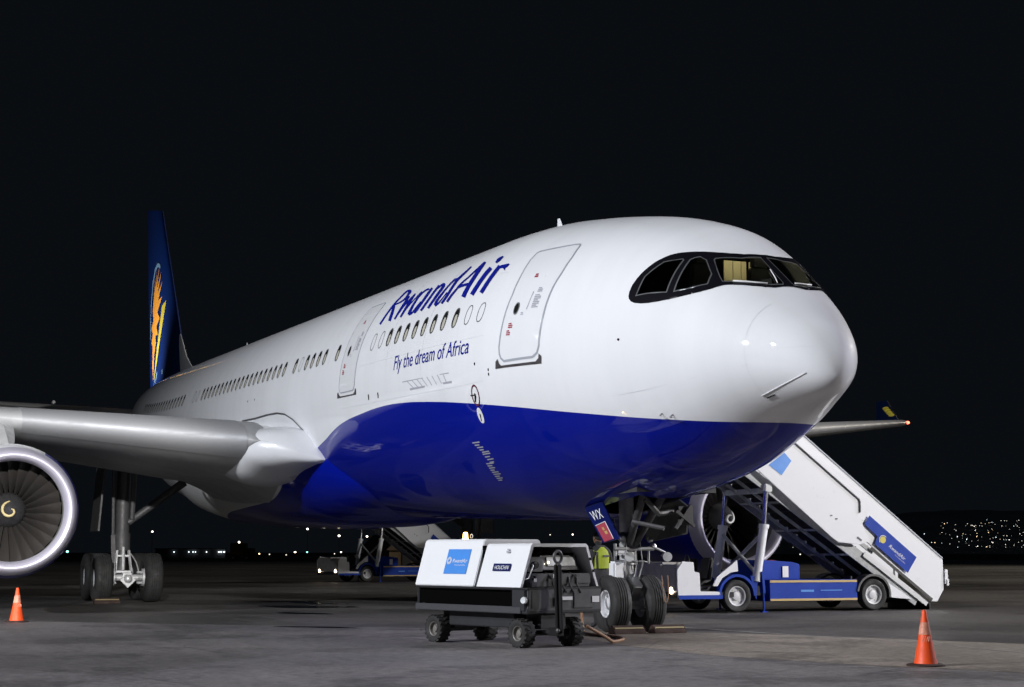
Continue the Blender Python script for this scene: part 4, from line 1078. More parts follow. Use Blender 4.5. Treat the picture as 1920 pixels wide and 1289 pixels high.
wm = MB(); vs, fs = text_tris('WX', 0, 1.0); x0 = min(v[0] for v in vs); x1 = max(v[0] for v in vs)
wm.mi(0); wm.add([wxp(.14+.62*(x-x0)/(x1-x0), .40-.26*y/.7) for x, y in vs], fs)
wm.mi(1); wm.add([wxp(u, v, .011) for u, v in ((.12, .53), (.72, .50), (.74, .97), (.14, .99))], [(0, 1, 2, 3)])
wm.mi(0)
for (a, b) in (((.12, .53), (.72, .50)), ((.72, .50), (.74, .97))):
    wm.tube([wxp(*a, .014), wxp(*b, .014)], .008, 5)
wm.mi(2); wm.add([wxp(u, v, .014) for u, v in ((.38, .62), (.50, .62), (.52, .70), (.40, .70))], [(0, 1, 2, 3)]); wm.add([wxp(u, v, .0142) for u, v in ((.42, .73), (.58, .73), (.58, .81), (.44, .81))], [(0, 1, 2, 3)])
part(wm, 'door_marking', ['white_mark', 'red_mark', 'stripe'], gd, fix=False)
pz = MB(); pd = [(-6.0, .62, 2.35), (-5.75, .72, 2.18), (-5.9, .74, 1.72), (-7.2, .76, 1.60), (-7.45, .74, 1.62), (-7.2, .66, 2.2)]
pz.add([Vector(p) for p in pd]+[Vector(p)+Vector((0, .04, 0)) for p in pd], [tuple(range(6)), tuple(range(11, 5, -1))]+[(i, i+6, (i+1) % 6+6, (i+1) % 6) for i in range(6)])
part(pz, 'gear_door', 'gear_dark', plane)
lc = MB(); lc.tube([(X+.50, .52, 1.0)]+[(X+.52, .52+.05*math.cos(t)-.05, .72+.2*math.sin(t)) for t in [0, -.5, -1, -1.57, -2.2, -2.8, -3.14]]+[(X+.5, .40, 1.0)], .009, 6)
part(lc, 'safety_lanyard', 'cable', nose_gear)

def main_gear(sg):
    X, Y = -28.85, sg*5.34
    g = MB()
    g.tube([(X, Y, 4.3), (X, Y, 1.9)], .20, 16).tube([(X, Y, 1.95), (X, Y, 1.45)], .24, 16).tube([(X, Y, 1.5), (X, Y, .7)], .14, 16)
    go = part(g, 'main_gear', 'gear_dark', plane, smooth=True, auto=40)
    b = MB()
    b.beam((X+1.1, Y, .68), (X-1.1, Y, .70), .24, .28)
    b.tube([(X+.99, Y-.70, .69), (X+.99, Y+.70, .69)], .09, 12).tube([(X-.99, Y-.70, .69), (X-.99, Y+.70, .69)], .09, 12)
    b.box((X+1.16, Y, .62), (.22, .30, .30), Matrix.Rotation(R(45), 3, 'X')).sphere((X+1.25, Y, .66), .13, 10)
    b.beam((X+.25, Y-.16, 1.45), (X+.42, Y-.22, .85), .06, .06).beam((X+.25, Y+.16, 1.45), (X+.42, Y+.22, .85), .06, .06).beam((X+.30, Y-.18, 1.30), (X+.30, Y+.18, 1.30), .05, .05)
    b.beam((X+.4, Y-.22, .85), (X+.4, Y+.22, .85), .06, .06)
    b.tube([(X+.3, Y, 1.55), (X+.38, Y, .9)], .045, 8)
    for s2 in (-1, 1):
        for k in range(6):
            a = 2*math.pi*k/6; b.tube([(X+.99+.17*math.cos(a), Y+s2*.30, .69+.17*math.sin(a)), (X+.99+.17*math.cos(a), Y+s2*.50, .69+.17*math.sin(a))], .035, 6)
        b.lathe([(0, .25), (.06, .25)], (X+.99, Y+s2*.42, .69), (0, 1, 0), 18, cap=True)
        b.tube([(X+.35, Y+s2*.22, 1.35), (X+.75, Y+s2*.30, 1.12), (X+.99, Y+s2*.34, .85)], .018, 6)
    part(b, 'bogie_beam', 'bogie', go, smooth=True, auto=40)
    br = MB()
    br.tube([(X+.05, Y-sg*.15, 2.25), (X+.05, Y-sg*1.75, 3.45)], [.10, .13], 10).tube([(X+.3, Y+sg*.30, 1.9), (X+.3, Y+sg*.34, 4.0)], .05, 8)
    br.tube([(X+.2, Y-sg*.24, 2.35), (X+.25, Y-sg*.28, 3.9)], .07, 8)
    br.beam((X+.25, Y+sg*.26, 1.1), (X+.25, Y+sg*.30, 1.9), .12, .08)
    part(br, 'side_brace', 'gear_dark', go, smooth=True, auto=40)
    d_ = MB(); d_.box((X-.3, Y+sg*.66, 3.1), (1.5, .05, 2.2), Matrix.Rotation(sg*R(4), 3, 'X'))
    part(d_, 'gear_door', 'gear_dark', plane)
    for dx in (.99, -.99):
        for dy in (-.70, .70): wheel(go, (X+dx, Y+dy, .69), .69, .50, .30, 0)
main_gear(-1); main_gear(1)

# logo lamps on the tailplane tops shine on the fin
for sg in (-1, 1):
    l_ = MB(); q = Vector((-52.6, sg*4.6, 7.80)); l_.lathe([(-.12, .06), (0, .09), (.02, .08), (.03, 0)], q, Vector((-54.6, 0, 12.3))-q, 14)
    part(l_, 'logo_lamp', 'lens', plane, smooth=True)
    d = bpy.data.lights.new('logo_light', 'SPOT'); d.energy = 2700; d.color = (1, .95, .86); d.spot_size = R(100); d.spot_blend = .8; d.shadow_soft_size = .08
    o = bpy.data.objects.new('logo_light', d); col.objects.link(o); o.parent = plane
    o.location = q+Vector((-.06, -sg*.12, .12))-Vector(AIR); o.rotation_euler = (Vector((-54.6, 0, 12.3))-q).to_track_quat('-Z', 'Y').to_euler()

# ------------------------------------------------------------------ ground power unit in front of the nose gear
gpu = thing('ground_power_unit', 'white hooded ground power cart with charcoal chassis and raised tow bar beside the nose wheels', 'power cart', (-4.83, -4.3, 0), math.atan2(.297, .955))
def road_wheel(par, c, r, w, knob=True, rimm='gear_grey', rimr=.55):
    t = MB(); hw = w/2
    t.lathe([(-hw*.8, r*rimr), (-hw, r*.72), (-hw*.95, r*.9), (-hw*.7, r*.975), (hw*.7, r*.975), (hw*.95, r*.9), (hw, r*.72), (hw*.8, r*rimr)], c, (0, 1, 0), 36)
    if knob:
        for k in range(18):
            a = 2*math.pi*k/18
            for s in (-1, 1):
                aa = a+(.17 if s > 0 else 0)
                p = Vector(c)+Vector((math.cos(aa)*r*.955, s*hw*.5, math.sin(aa)*r*.955))
                t.box(p, (r*.12, hw*.85, r*.17), Matrix.Rotation(-aa, 3, 'Y') @ Matrix.Rotation(s*.35, 3, 'X'))
    to = t.build('tyre', 'rubber', par, smooth=True, auto=40)
    q = MB()
    for s in (-1, 1):
        q.lathe([(s*hw*.8, r*rimr+.003), (s*hw*.72, r*rimr*.9), (s*hw*.25, r*rimr*.85), (s*hw*.2, r*rimr*.5), (s*hw*.55, r*rimr*.42), (s*hw*.62, r*rimr*.18), (s*hw*.62, .001)], c, (0, 1, 0), 24)
        for k in range(6):
            a = 2*math.pi*k/6; q.sphere(Vector(c)+Vector((math.cos(a)*r*rimr*.66, s*hw*.26, math.sin(a)*r*rimr*.66)), r*.045, 6)
    q.build('rim', rimm, par, smooth=True, auto=40)
ch = MB()
ch.box((.94, .70, .545), (2.72, 1.46, .09)).box((.78, .72, .70), (2.3, 1.36, .28)).box((.94, .70, .865), (2.74, 1.50, .03))
ch.box((-.40, .70, .70), (.05, 1.46, .32)).box((2.10, .0, .70), (.30, .10, .32)).box((2.10, 1.38, .70), (.30, .12, .32))
ch.box((1.0, .53, .40), (1.6, .8, .24)).box((0, .53, .21), (.08, 1.0, .08)).box((2.05, .53, .21), (.08, 1.0, .08)).box((0, .53, .36), (.3, .5, .28)).box((2.05, .53, .38), (.34, .5, .22))
ch.build('chassis', 'charcoal', gpu, bevel=.012)
vo = MB(); vo.box((.80, -.012, .715), (2.26, .04, .20)); vo.build('recess_shade', 'void', gpu)  # black block, shade of the side recess put into its colour
rl = MB(); rl.box((.86, -.04, .555), (2.6, .03, .10)); rl.build('side_rail', 'charcoal2', gpu, bevel=.008)
def hood(u0, u1, z1, nm, open_front=False):
    zb = .885
    sec = [(-.055, zb), (.155, z1-.03), (.19, z1), (1.25, z1), (1.285, z1-.03), (1.495, zb)]
    h = MB()
    if not open_front:
        h.loft([[Vector((u, v, z)) for v, z in sec] for u in (u0, u1)])
    else:
        sec2 = [(-.055+.04, zb), (.155+.04, z1-.065), (.20, z1-.05), (1.24, z1-.05), (1.25, z1-.065), (1.455, zb)]
        A = [[Vector((u, v, z)) for v, z in sec] for u in (u0, u1)]
        B = [[Vector((u, v, z)) for v, z in sec2] for u in (u0+.03, u1)]
        h.loft(A, cap=False, closed=False); h.loft(B, cap=False, closed=False)
        h.add(A[1]+B[1], [(i, i+1, 7+i, 6+i) for i in range(5)])
        h.add(A[0], [tuple(range(6))])
    return h.build(nm, 'white', gpu, bevel=.012 if not open_front else 0)
hood(-.46, 1.05, 1.60, 'rear_hood'); hood(1.12, 2.16, 1.53, 'front_hood', True)
gap = MB(); gap.box((1.085, .72, 1.2), (.07, 1.2, .6)); gap.build('gap_shade', 'void', gpu)  # black filler painted as the shade between the hoods
dk = MB(); dk.box((1.6, .72, 1.14), (.6, 1.0, .50)).build('control_shade', 'void', gpu)  # solid black block stands in for the shaded hood interior
cb = MB(); cb.box((2.0, .72, .985), (.36, 1.16, .20)).box((2.28, .70, .70), (.05, 1.44, .33)).box((2.30, .20, .70), (.03, .34, .27)).box((2.20, .72, 1.0), (.06, .3, .16))
cb.box((2.31, 1.05, .70), (.03, .4, .26)).box((2.18, 1.15, 1.0), (.05, .3, .14))
cb.build('front_cabinet', 'charcoal2', gpu, bevel=.01)
hs = MB()
for k in range(4): hs.tube([(2.12, .45+.16*k, 1.10), (2.24, .50+.16*k, 1.02), (2.26, .52+.15*k, .92), (2.34, .55+.14*k, .80)], .016, 6)
hs.build_each('hose', 'seat_black', gpu, smooth=True)
ip = MB(); ip.box((1.96, .86, 1.24), (.05, .74, .22), Matrix.Rotation(R(-14), 3, 'Y')).box((1.97, .36, 1.22), (.08, .30, .22)).box((1.95, .17, 1.22), (.04, .08, .16))
ipo = ip.build('instrument_panel', 'charcoal2', gpu, bevel=.006)
il = MB()
for v, z, r in ((.62, 1.245, .020), (.55, 1.225, .006), (.67, 1.20, .006), (.80, 1.23, .007)): il.sphere((2.0, v, z), r, 8)
il.build_each('indicator_lamp', 'panel_glow', ipo, smooth=True)
iw = MB(); iw.box((1.995, .88, 1.26), (.012, .56, .13), Matrix.Rotation(R(-14), 3, 'Y')); iw.build('gauge_window', 'gear_grey', ipo)
kn = MB(); kn.lathe([(0, .06), (.03, .058), (.035, 0)], (2.02, .34, 1.21), (1, 0, 0), 16); kn.lathe([(0, .035), (.02, .035), (.022, 0)], (2.19, .17, 1.02), (1, 0, 0), 14); kn.build_each('dial', 'black_gloss', ipo, smooth=True, auto=40)
lb = MB()
for v, z, w, h in ((.60, .99+.06, .16, .05), (.52, .69, .10, .14), (.70, .72, .22, .05), (1.28, .70, .14, .09), (.17, .99, .05, .05)): lb.box((2.335 if z < .9 else 2.236, v, z), (.006, w, h))
lb.build_each('front_label', 'white_mark', gpu)
hn = MB(); hn.tube([(2.18, .02, 1.0), (2.22, .06, 1.02), (2.22, .14, 1.20), (2.18, .16, 1.22)], .012, 6); hn.build('grab_handle', 'steel', gpu, smooth=True)
lt = MB(); lt.lathe([(0, .05), (.03, .055), (.05, .045), (.052, 0)], (2.26, -.055, .70), (.3, -1, 0), 14); lt.build('marker_lamp', 'lens', gpu, smooth=True, auto=40)
for v in (1.08,): hb_ = MB(); hb_.box((2.17, v+.31, 1.12), (.05, .03, .04)).box((2.17, v+.25, 1.3), (.05, .03, .04)); hb_.build_each('hinge', 'charcoal', gpu)
tb = MB(); tb.beam((2.48, .42, .22), (2.44, .42, 1.22), .11, .05).beam((2.50, .42, .22), (2.46, .42, 1.22), .03, .13).beam((2.30, .42, .24), (2.52, .42, .24), .12, .12).beam((2.05, .30, .22), (2.42, .42, .24), .06, .06).beam((2.05, .75, .22), (2.42, .42, .24), .06, .06)
tbo = tb.build('tow_bar', 'tow_black', gpu, bevel=.008)
te = MB(); te.tube([(2.455, .42+.075*math.cos(t), 1.33+.085*math.sin(t)) for t in [2*math.pi*k/20 for k in range(21)]], .022, 8); te.beam((2.45, .42, 1.20), (2.455, .42, 1.26), .05, .05); te.sphere((2.52, .36, .26), .035, 8)
te.build('tow_eye', 'gear_dark', tbo, smooth=True, auto=40)
for u, v in ((0, .06), (0, 1.02), (2.05, .06), (2.05, 1.02)): road_wheel(gpu, (u, v, .215), .215, .21, True, 'rim_dull', .52)
# signs on the hoods lie on the sloped flank
SL = Vector((0, .21, z1 := .685)).normalized(); NRM = Vector((0, -.685, .21)).normalized()
def flank(u, t, off=.008): return Vector((u, -.055, .885))+SL*t+NRM*off
s1 = MB(); s1.mi(0); s1.add([flank(.22, .19), flank(.79, .19), flank(.79, .585), flank(.22, .585)], [(0, 1, 2, 3)])
s1.mi(1); flat_text(s1, 'RwandAir', flank(.39, .37, .011), (1, 0, 0), SL, .085, .37, .2)
s1.mi(1)
for k in range(20):
    a = 2*math.pi*k/20; b_ = 2*math.pi*(k+.6)/20; r0 = .022; r1 = .06
    c_ = flank(.30, .40, .011)
    s1.add([c_+Vector((1, 0, 0))*r*math.cos(t)+SL*r*math.sin(t) for r, t in ((r0, a), (r1, a), (r1, b_), (r0, b_))], [(0, 1, 2, 3)])
flat_text(s1, 'Fly the dream of Africa', flank(.46, .32, .011), (1, 0, 0), SL, .03, .26, .1)
s1.build('airline_sign', ['sticker_blue', 'white_mark'], gpu, fix=False)
s2 = MB(); s2.mi(0); s2.add([flank(1.42, .245), flank(1.83, .245), flank(1.83, .36), flank(1.42, .36)], [(0, 1, 2, 3)])
s2.mi(1); flat_text(s2, 'HOUCHIN', flank(1.455, .27, .011), (1, 0, 0), SL, .088, .34, .25)
s2.build('maker_plate', ['navy', 'white_mark'], gpu, fix=False)
s3 = MB(); s3.add([flank(1.66, .57), flank(1.72, .57), flank(1.72, .59), flank(1.66, .59)], [(0, 1, 2, 3)]).add([flank(1.65, .53), flank(1.73, .53), flank(1.73, .56), flank(1.65, .56)], [(0, 1, 2, 3)])
s3.build_each('small_label', 'ink', gpu, fix=False)
bc = MB(); bc.lathe([(0, .05), (.02, .05), (.02, .04), (.10, .036), (.115, .02), (.118, 0)], (-.02, .62, 1.60), (0, 0, 1), 14)
bc.build('beacon', 'amber', gpu, smooth=True)
lk = MB(); lk.tube([(.14+.03*math.cos(t), .62, 1.655+.03*math.sin(t)) for t in [2*math.pi*k/14 for k in range(15)]], .008, 6); lk.build('lifting_ring', 'steel', gpu, smooth=True)
bl = bpy.data.lights.new('beacon_lamp', 'POINT'); bl.energy = 3; bl.color = (1, .6, .2); bl.shadow_soft_size = .04
bo = bpy.data.objects.new('beacon_lamp', bl); col.objects.link(bo); bo.parent = gpu; bo.location = (-.02, .62, 1.80)
# supply cable from the cart to the nose gear
cbm = MB(); pts = []
for i in range(25):
    t = i/24; x = -2.75-4.0*t; y = -2.65+2.3*t+.5*math.sin(t*5); z = .03+.28*max(0, 1-t*6)+1.1*max(0, (t-.82)/.18)**1.5
    pts.append((x, y, z))
cbm.tube(pts, .026, 8)
tag(cbm.build('power_cable', 'cable', smooth=True), 'tan power cable trailing on the ground from the cart to the nose gear', 'cable')

# ------------------------------------------------------------------ mobile passenger stairs
def make_stairs():
    t = thing('passenger_stairs', 'white mobile passenger stairs on a blue truck bed, standing right of the aircraft nose', 'boarding stairs', (-15.2, 8.4, 0), R(90), 'boarding stairs on the far side of the aircraft')
    W = 1.06
    c = MB(); c.box((-.3, 0, .50), (6.0, 1.7, .22)).box((-2.7, 0, .42), (1.5, 2.05, .12)); c.build('chassis', 'charcoal', t)
    c = MB(); c.box((-3.30, 0, .79), (.34, 2.0, .66)).box((-3.16, .30, 1.06), (.66, 1.3, .22)); c.build('hood', 'hood_grey', t, bevel=.05)
    c = MB()
    poly = [(-3.46, .62), (-3.44, .36), (-2.33, .34), (-2.33, .49), (-2.85, .50), (-2.87, .93), (-3.0, .95), (-3.02, 1.17), (-3.32, 1.19), (-3.46, 1.0)]
    for y in (-W, W-.05): c.prism(poly, (0, y, 0), (1, 0, 0), (0, 0, 1), (0, .05, 0))
    c.build_each('cab_side', 'white', t, bevel=.01)
    c = MB(); c.box((-2.85, -W-.004, .37), (1.15, .02, .09)).box((-2.85, W+.004, .37), (1.15, .02, .09)); c.build_each('cab_sill', 'stair_blue', t)
    c = MB(); mud = [(-2.52, .62), (-2.40, .84), (-1.87, 1.22), (-1.85, .96), (-2.05, .93), (-2.28, .80), (-2.40, .62)]
    for y in (-W, W-.05): c.prism(mud, (0, y, 0), (1, 0, 0), (0, 0, 1), (0, .05, 0))
    c.build_each('mud_panel', 'white', t)
    c = MB(); c.box((-2.50, -.35, .72), (.42, .5, .14)).box((-2.30, -.35, 1.0), (.12, .48, .55), Matrix.Rotation(R(10), 3, 'Y')).box((-2.5, .4, .72), (.42, .5, .14)).box((-2.3, .4, 1.0), (.12, .48, .5), Matrix.Rotation(R(10), 3, 'Y'))
    c.build_each('driver_seat', 'seat_black', t, bevel=.04)
    c = MB(); c.tube([(-2.82+.06*math.cos(a)*.5, -.35+.18*math.cos(a), 1.17+.16*math.sin(a)) for a in [2*math.pi*k/16 for k in range(17)]], .015, 6); c.tube([(-3.0, -.35, .9), (-2.84, -.35, 1.17)], .02, 6)
    c.build('steering_wheel', 'seat_black', t, smooth=True)
    for y in (-.78, .78):
        c = MB(); c.lathe([(-.03, .075), (.0, .08), (.012, .05), (.016, 0)], (-3.475, y, .52), (-1, 0, 0), 16)
        c.build('headlight', 'headlight', t, smooth=True)
    for X in (-1.87, 1.92):
        for y in (-.93, .93): road_wheel(t, (X, y, .385), .385, .26, False, 'rim', .60)
    for y in (-1, 1):
        c = MB(); R0, R1 = .44, .50
        arc = [(-1.87+math.cos(a)*R1, .39+math.sin(a)*R1) for a in [math.pi*k/16 for k in range(17)]]+[(-1.87+math.cos(a)*R0, .39+math.sin(a)*R0) for a in [math.pi*(16-k)/16 for k in range(17)]]
        c.prism(arc, (0, y*W-(.06 if y > 0 else -.02)-.02, 0), (1, 0, 0), (0, 0, 1), (0, .34*(-1 if y > 0 else 1), 0))
        c.prism([(-1.35, .30), (-1.30, .80), (-1.50, .86), (-1.44, .55)], (0, y*(W-.03), 0), (1, 0, 0), (0, 0, 1), (0, -.05*y, 0))
        c.build('front_fender', 'stair_blue', t)
        c = MB(); arc = [(1.92+math.cos(a)*.49, .39+math.sin(a)*.49) for a in [math.pi*(-.05+1.0*k/16) for k in range(17)]]+[(1.92+math.cos(a)*.44, .39+math.sin(a)*.44) for a in [math.pi*(-.05+1.0*(16-k)/16) for k in range(17)]]
        c.prism(arc, (0, y*(W-.0), 0), (1, 0, 0), (0, 0, 1), (0, -.34*y, 0)); c.build('rear_fender', 'gear_dark', t)
    c = MB(); c.box((.235, 0, .50), (2.44, 2.06, .50)); c.build('bed_side', 'stair_blue', t, bevel=.01)
    c = MB()
    for z in (.715, .285):
        for y in (-1.036, 1.036): c.box((.235, y, z), (2.42, .012, .05))
    c.build_each('gold_stripe', 'stripe', t)
    c = MB(); c.mi(0)
    flat_text(c, 'TK NATO', (-.15, -1.034, .47), (1, 0, 0), (0, 0, 1), .07, .36) if False else c.box((.05, -1.034, .49), (.36, .004, .05)).box((.72, -1.034, .50), (.6, .004, .02))
    c.build_each('bed_mark', 'sticker_blue', t)
    c = MB(); c.prism([(-1.05, .752), (0, .752), (0, 1.12), (-.2, 1.17), (-1.05, 1.22)], (0, -.80, 0), (1, 0, 0), (0, 0, 1), (0, 1.5, 0)); bx = c.build('equipment_box', 'stair_blue', t, bevel=.02)
    c = MB(); c.box((-.42, -.82, .94), (.16, .02, .26)); c.build('paper_notice', 'white_mark', bx)
    c = MB(); c.sphere((-.62, -.5, 1.205), .11, 10, (1.2, 1, .12)); c.build('box_emblem', 'red_mark', bx)
    for y in (-1, 1):
        c = MB(); c.tube([(-1.32, y*.98, .72), (-1.08, y*.98, 2.02)], .105, 16); c.tube([(-1.09, y*.98, 1.96), (-1.08, y*.98, 2.06)], .125, 16)
        po = c.build('lift_post', 'white', t, smooth=True, auto=40)
        c = MB(); c.tube([(-1.08, y*.98, 2.02), (-1.0, y*.98, 2.92)], .055, 12); c.build('lift_rod', 'chrome', po, smooth=True, auto=40)
        c = MB(); c.box((-.96, y*.98, 2.92), (.20, .12, .20)); c.build('post_bracket', 'white', po, bevel=.02)
        c = MB(); c.beam((-1.22, y*1.04, .95), (-1.18, y*1.04, .45), .16, .06); c.tube([(-1.17, y*1.04, .5), (-1.16, y*1.04, .03)], .025, 8).box((-1.16, y*1.04, .015), (.14, .14, .03)); c.build('stabiliser_leg', 'stair_blue', t)
    c = MB(); c.tube([(-1.10, -.95, 1.85), (-1.2, .95, .82)], .045, 8).tube([(-1.12, .95, 1.85), (-1.22, -.95, .82)], .045, 8).box((-.98, 0, 2.86), (.14, 1.96, .12)); c.build('cross_brace', 'gear_grey', t, smooth=True, auto=40)
    # flight: stringers, treads, underside frames
    z_of = lambda X: 2.82-.655*(X+.8)
    c = MB()
    for y in (-.92, .92): c.beam((-2.3, y, z_of(-2.3)+.05), (3.25, y, z_of(3.25)+.05), .05, .27)
    c.build_each('stringer', 'gear_grey', t)
    c = MB()
    for y in (-.98, .98): c.beam((.55, y, z_of(.55)+.40), (1.95, y, z_of(1.95)+.38), .04, .10)
    for y in (-.35, .35): c.beam((-2.0, y, z_of(-2.0)-.12), (2.0, y, z_of(2.0)-.12), .05, .07)
    for X in (-1.6, -.6, .4, 1.3): c.beam((X, -.9, z_of(X)-.10), (X, .9, z_of(X)-.10), .05, .05)
    c.build('underframe', 'gear_grey', t)
    c = MB()
    for k in range(24):
        X = -2.3+k*.265; c.box((X, 0, z_of(X)+.16), (.27, 1.78, .03)); c.box((X+.13, 0, z_of(X)+.08), (.02, 1.76, .16))
    c.build('tread', 'tread', t)
    c = MB(); c.beam((.2, .955, z_of(.2)+.30), (3.3, .955, z_of(3.3)+.30), .02, .62); c.build('tread_shade', 'void', t)  # added black sheet, standing in for the shade behind the treads
    c = MB(); c.beam((1.70, -.985, 1.36), (3.50, -.985, .14), .03, .12); c.build('edge_band', 'white', t)
    # solid side panels
    low = [(-1.35, 5.20), (.08, 4.13), (3.96, 1.22), (3.96, .49), (3.76, .20), (3.58, .20), (1.81, 1.60), (-1.24, 3.85)]
    up = [(-2.15, 4.02), (-2.15, 5.40), (-.19, 3.93), (1.52, 2.66), (1.60, 2.1), (1.78, 1.66), (1.50, 1.585), (.90, 1.64), (.72, 1.75), (-1.24, 3.29)]
    for y in (-1, 1):
        c = MB(); c.prism(low, (0, y*1.02, 0), (1, 0, 0), (0, 0, 1), (0, .04*y, 0)); lo_ = c.build('lower_panel', 'white', t, bevel=.008)
        c = MB(); c.prism(up, (0, y*1.075, 0), (1, 0, 0), (0, 0, 1), (0, .035*y, 0)); up_ = c.build('upper_panel', 'white', t, bevel=.008)
        c = MB(); c.tube([(-2.15, y*1.125, 5.40), (-.19, y*1.125, 3.94), (1.50, y*1.125, 2.68), (1.53, y*1.125, 2.62), (1.53, y*1.125, 2.36)], .022, 8); c.build('hand_rail', 'rail_dark', up_, smooth=True, auto=40)
        c = MB(); c.beam((-1.3, y*1.04, 5.185), (3.94, y*1.04, 1.255), .07, .035); c.build('panel_cap', 'trim_grey', lo_)
        c = MB(); c.beam((1.85, y*1.065, 1.50), (3.60, y*1.065, .24), .015, .07); c.build('panel_rub_strip', 'seat_black', lo_)
        c = MB(); c.box((4.03, y*1.04, .80), (.10, .10, .36)).box((4.06, y*1.09, .66), (.07, .04, .16)); c.build('end_bracket', 'white', lo_, bevel=.01)
        c = MB(); c.box((.72, y*1.115, 2.28), (.05, .012, .03)).box((.86, y*1.115, 2.20), (.05, .012, .03)).box((1.50, y*1.115, 1.72), (.14, .012, .04), Matrix.Rotation(R(35), 3, 'Y')); c.build_each('latch', 'rail_dark', up_)
    def sticker(y, sg):
        s = MB(); s.mi(0); yy = y-.006
        a = [(1.80, 2.29), (3.14, 1.28), (2.87, .90), (1.93, 1.60), (2.02, 1.78), (1.66, 2.08)]
        s.add([(X, yy-.045, z) for X, z in a], [tuple(range(6))])
        s.mi(1); d = Vector((.80, 0, -.60)).normalized(); u = Vector((.60, 0, .80)).normalized()
        flat_text(s, 'RwandAir', Vector((2.33, yy-.049, 1.53)), d, u, .125, .56, .2)
        flat_text(s, 'Fly the dream of Africa', Vector((2.50, yy-.049, 1.33)), d, u, .035, .36, .1)
        s.mi(2); cc = Vector((2.17, yy-.049, 1.70))
        s.add([cc+d*.085*math.cos(q)+u*.085*math.sin(q) for q in [2*math.pi*k/16 for k in range(16)]], [tuple(range(16))])
        s.mi(1); s.add([cc+Vector((0, -.002, 0))+d*r*math.cos(q)+u*r*math.sin(q) for r in (.10, .115) for q in [1.2+3.2*k/10 for k in range(11)]], [(i, i+1, 12+i, 11+i) for i in range(10)])
        s.build('airline_sticker', ['stair_blue', 'white_mark', 'leaf_yellow'], t, fix=False)
        s = MB(); s.add([(X, -1.117, z) for X, z in [(-.56, 3.76), (-.37, 3.57), (-.65, 3.22), (-1.0, 3.46)]], [(0, 1, 2, 3)]); s.build('blue_sticker', 'sticker_blue', t, fix=False)
    sticker(-1.066, 1)
    # top landing
    c = MB(); c.box((-3.75, 0, 4.28), (3.2, 1.9, .10))
    for X in (-5.2, -4.4, -3.6, -2.8): c.box((X, 0, 4.16), (.07, 1.86, .14))
    c.box((-3.75, -.9, 4.15), (3.2, .07, .16)).box((-3.75, .9, 4.15), (3.2, .07, .16)); c.beam((-2.3, -.9, 4.1), (-1.0, -.9, 2.95), .06, .12).beam((-2.3, .9, 4.1), (-1.0, .9, 2.95), .06, .12)
    c.build('landing_floor', 'gear_grey', t)
    c = MB()
    for y in (-1.0, 1.0): c.box((-3.7, y, 4.85), (3.1, .04, 1.1))
    c.build_each('landing_panel', 'white', t)
    c = MB(); c.prism([(2.38, .66), (2.46, .31), (3.05, .26), (2.75, .45)], (0, -1.0, 0), (1, 0, 0), (0, 0, 1), (0, 2.0, 0)); c.build('rear_flare', 'white', t)
    return t
stairs = make_stairs()
far_st = copy_tree(stairs)
far_st.location = (-57.6, 12.2, 0)
far_st.rotation_euler = (0, 0, R(103))
far_st['label'] = 'distant mobile passenger stairs with both headlights on, seen under the belly behind the power cart'

# ------------------------------------------------------------------ traffic cones
def make_cone():
    t = thing('traffic_cone', 'orange traffic cone on the right foreground beside the foot of the stairs', 'traffic cone', (2.61, -.52, .004), 0, 'orange traffic cones on the apron')
    c = MB(); c.lathe([(0, .20), (.0, .235), (.02, .235), (.032, .20), (.034, .13)], (0, 0, 0), (0, 0, 1), 28, cap=True); c.build('base', 'cone_base', t, smooth=True, auto=30)
    c = MB(); c.lathe([(.03, .145), (.10, .128), (.30, .090), (.55, .047), (.67, .028), (.685, .022), (.685, .012)], (0, 0, 0), (0, 0, 1), 32); c.build('body', 'orange', t, smooth=True, auto=40)
    rb = lin([.03, .10, .30, .55, .67], [.145, .128, .090, .047, .028])
    c = MB(); c.lathe([(z, rb(z)+.0025) for z in (.385, .42, .46, .50, .535)], (0, 0, 0), (0, 0, 1), 32); c.build('reflective_band', 'cone_scuff', t, smooth=True)
    c = MB()
    for k, (a, z) in enumerate(((-.55, .33), (-.25, .335), (.05, .325), (.30, .33))):
        q = a-.45; r = rb(z)+.003
        c.beam((r*math.cos(q), r*math.sin(q), z-.03), (rb(z+.03)*math.cos(q+.2), rb(z+.03)*math.sin(q+.2), z+.035), .010, .006)
    c.build('cone_lettering', 'cone_scuff', t)
    return t
cone = make_cone()
cone2 = copy_tree(cone); cone2.location = (-15.1, -9.58, .004); cone2.rotation_euler = (0, 0, 1.1)
cone2['label'] = 'orange traffic cone at the left edge below the engine intake'

# ------------------------------------------------------------------ wheel chocks
def chock(loc, L, label, rz=0.0):
    t = thing('wheel_chock', label, 'wheel chock', loc, rz, 'wheel chocks on the ground')
    c = MB(); c.prism([(-.13, 0), (.13, 0), (.13, .05), (.03, .15), (-.03, .15), (-.13, .05)], (0, -L/2, 0), (1, 0, 0), (0, 0, 1), (0, L, 0)); c.build('block', 'cone_base', t, bevel=.01)
    c = MB(); c.beam((.085, -L/2+.03, .105), (.085, L/2-.03, .105), .028, .012, (.7, 0, .7)); c.build('reflective_strip', 'yellow_rail', t)
chock((-6.02, -.36, .0), .60, 'striped chock under the nose wheel nearest the power cart')
chock((-6.02, .42, .0), .62, 'striped chock under the nose wheel nearest the stairs')
chock((-27.0, -6.0, 0), .7, 'dark chock in front of the main landing gear wheels', 0)

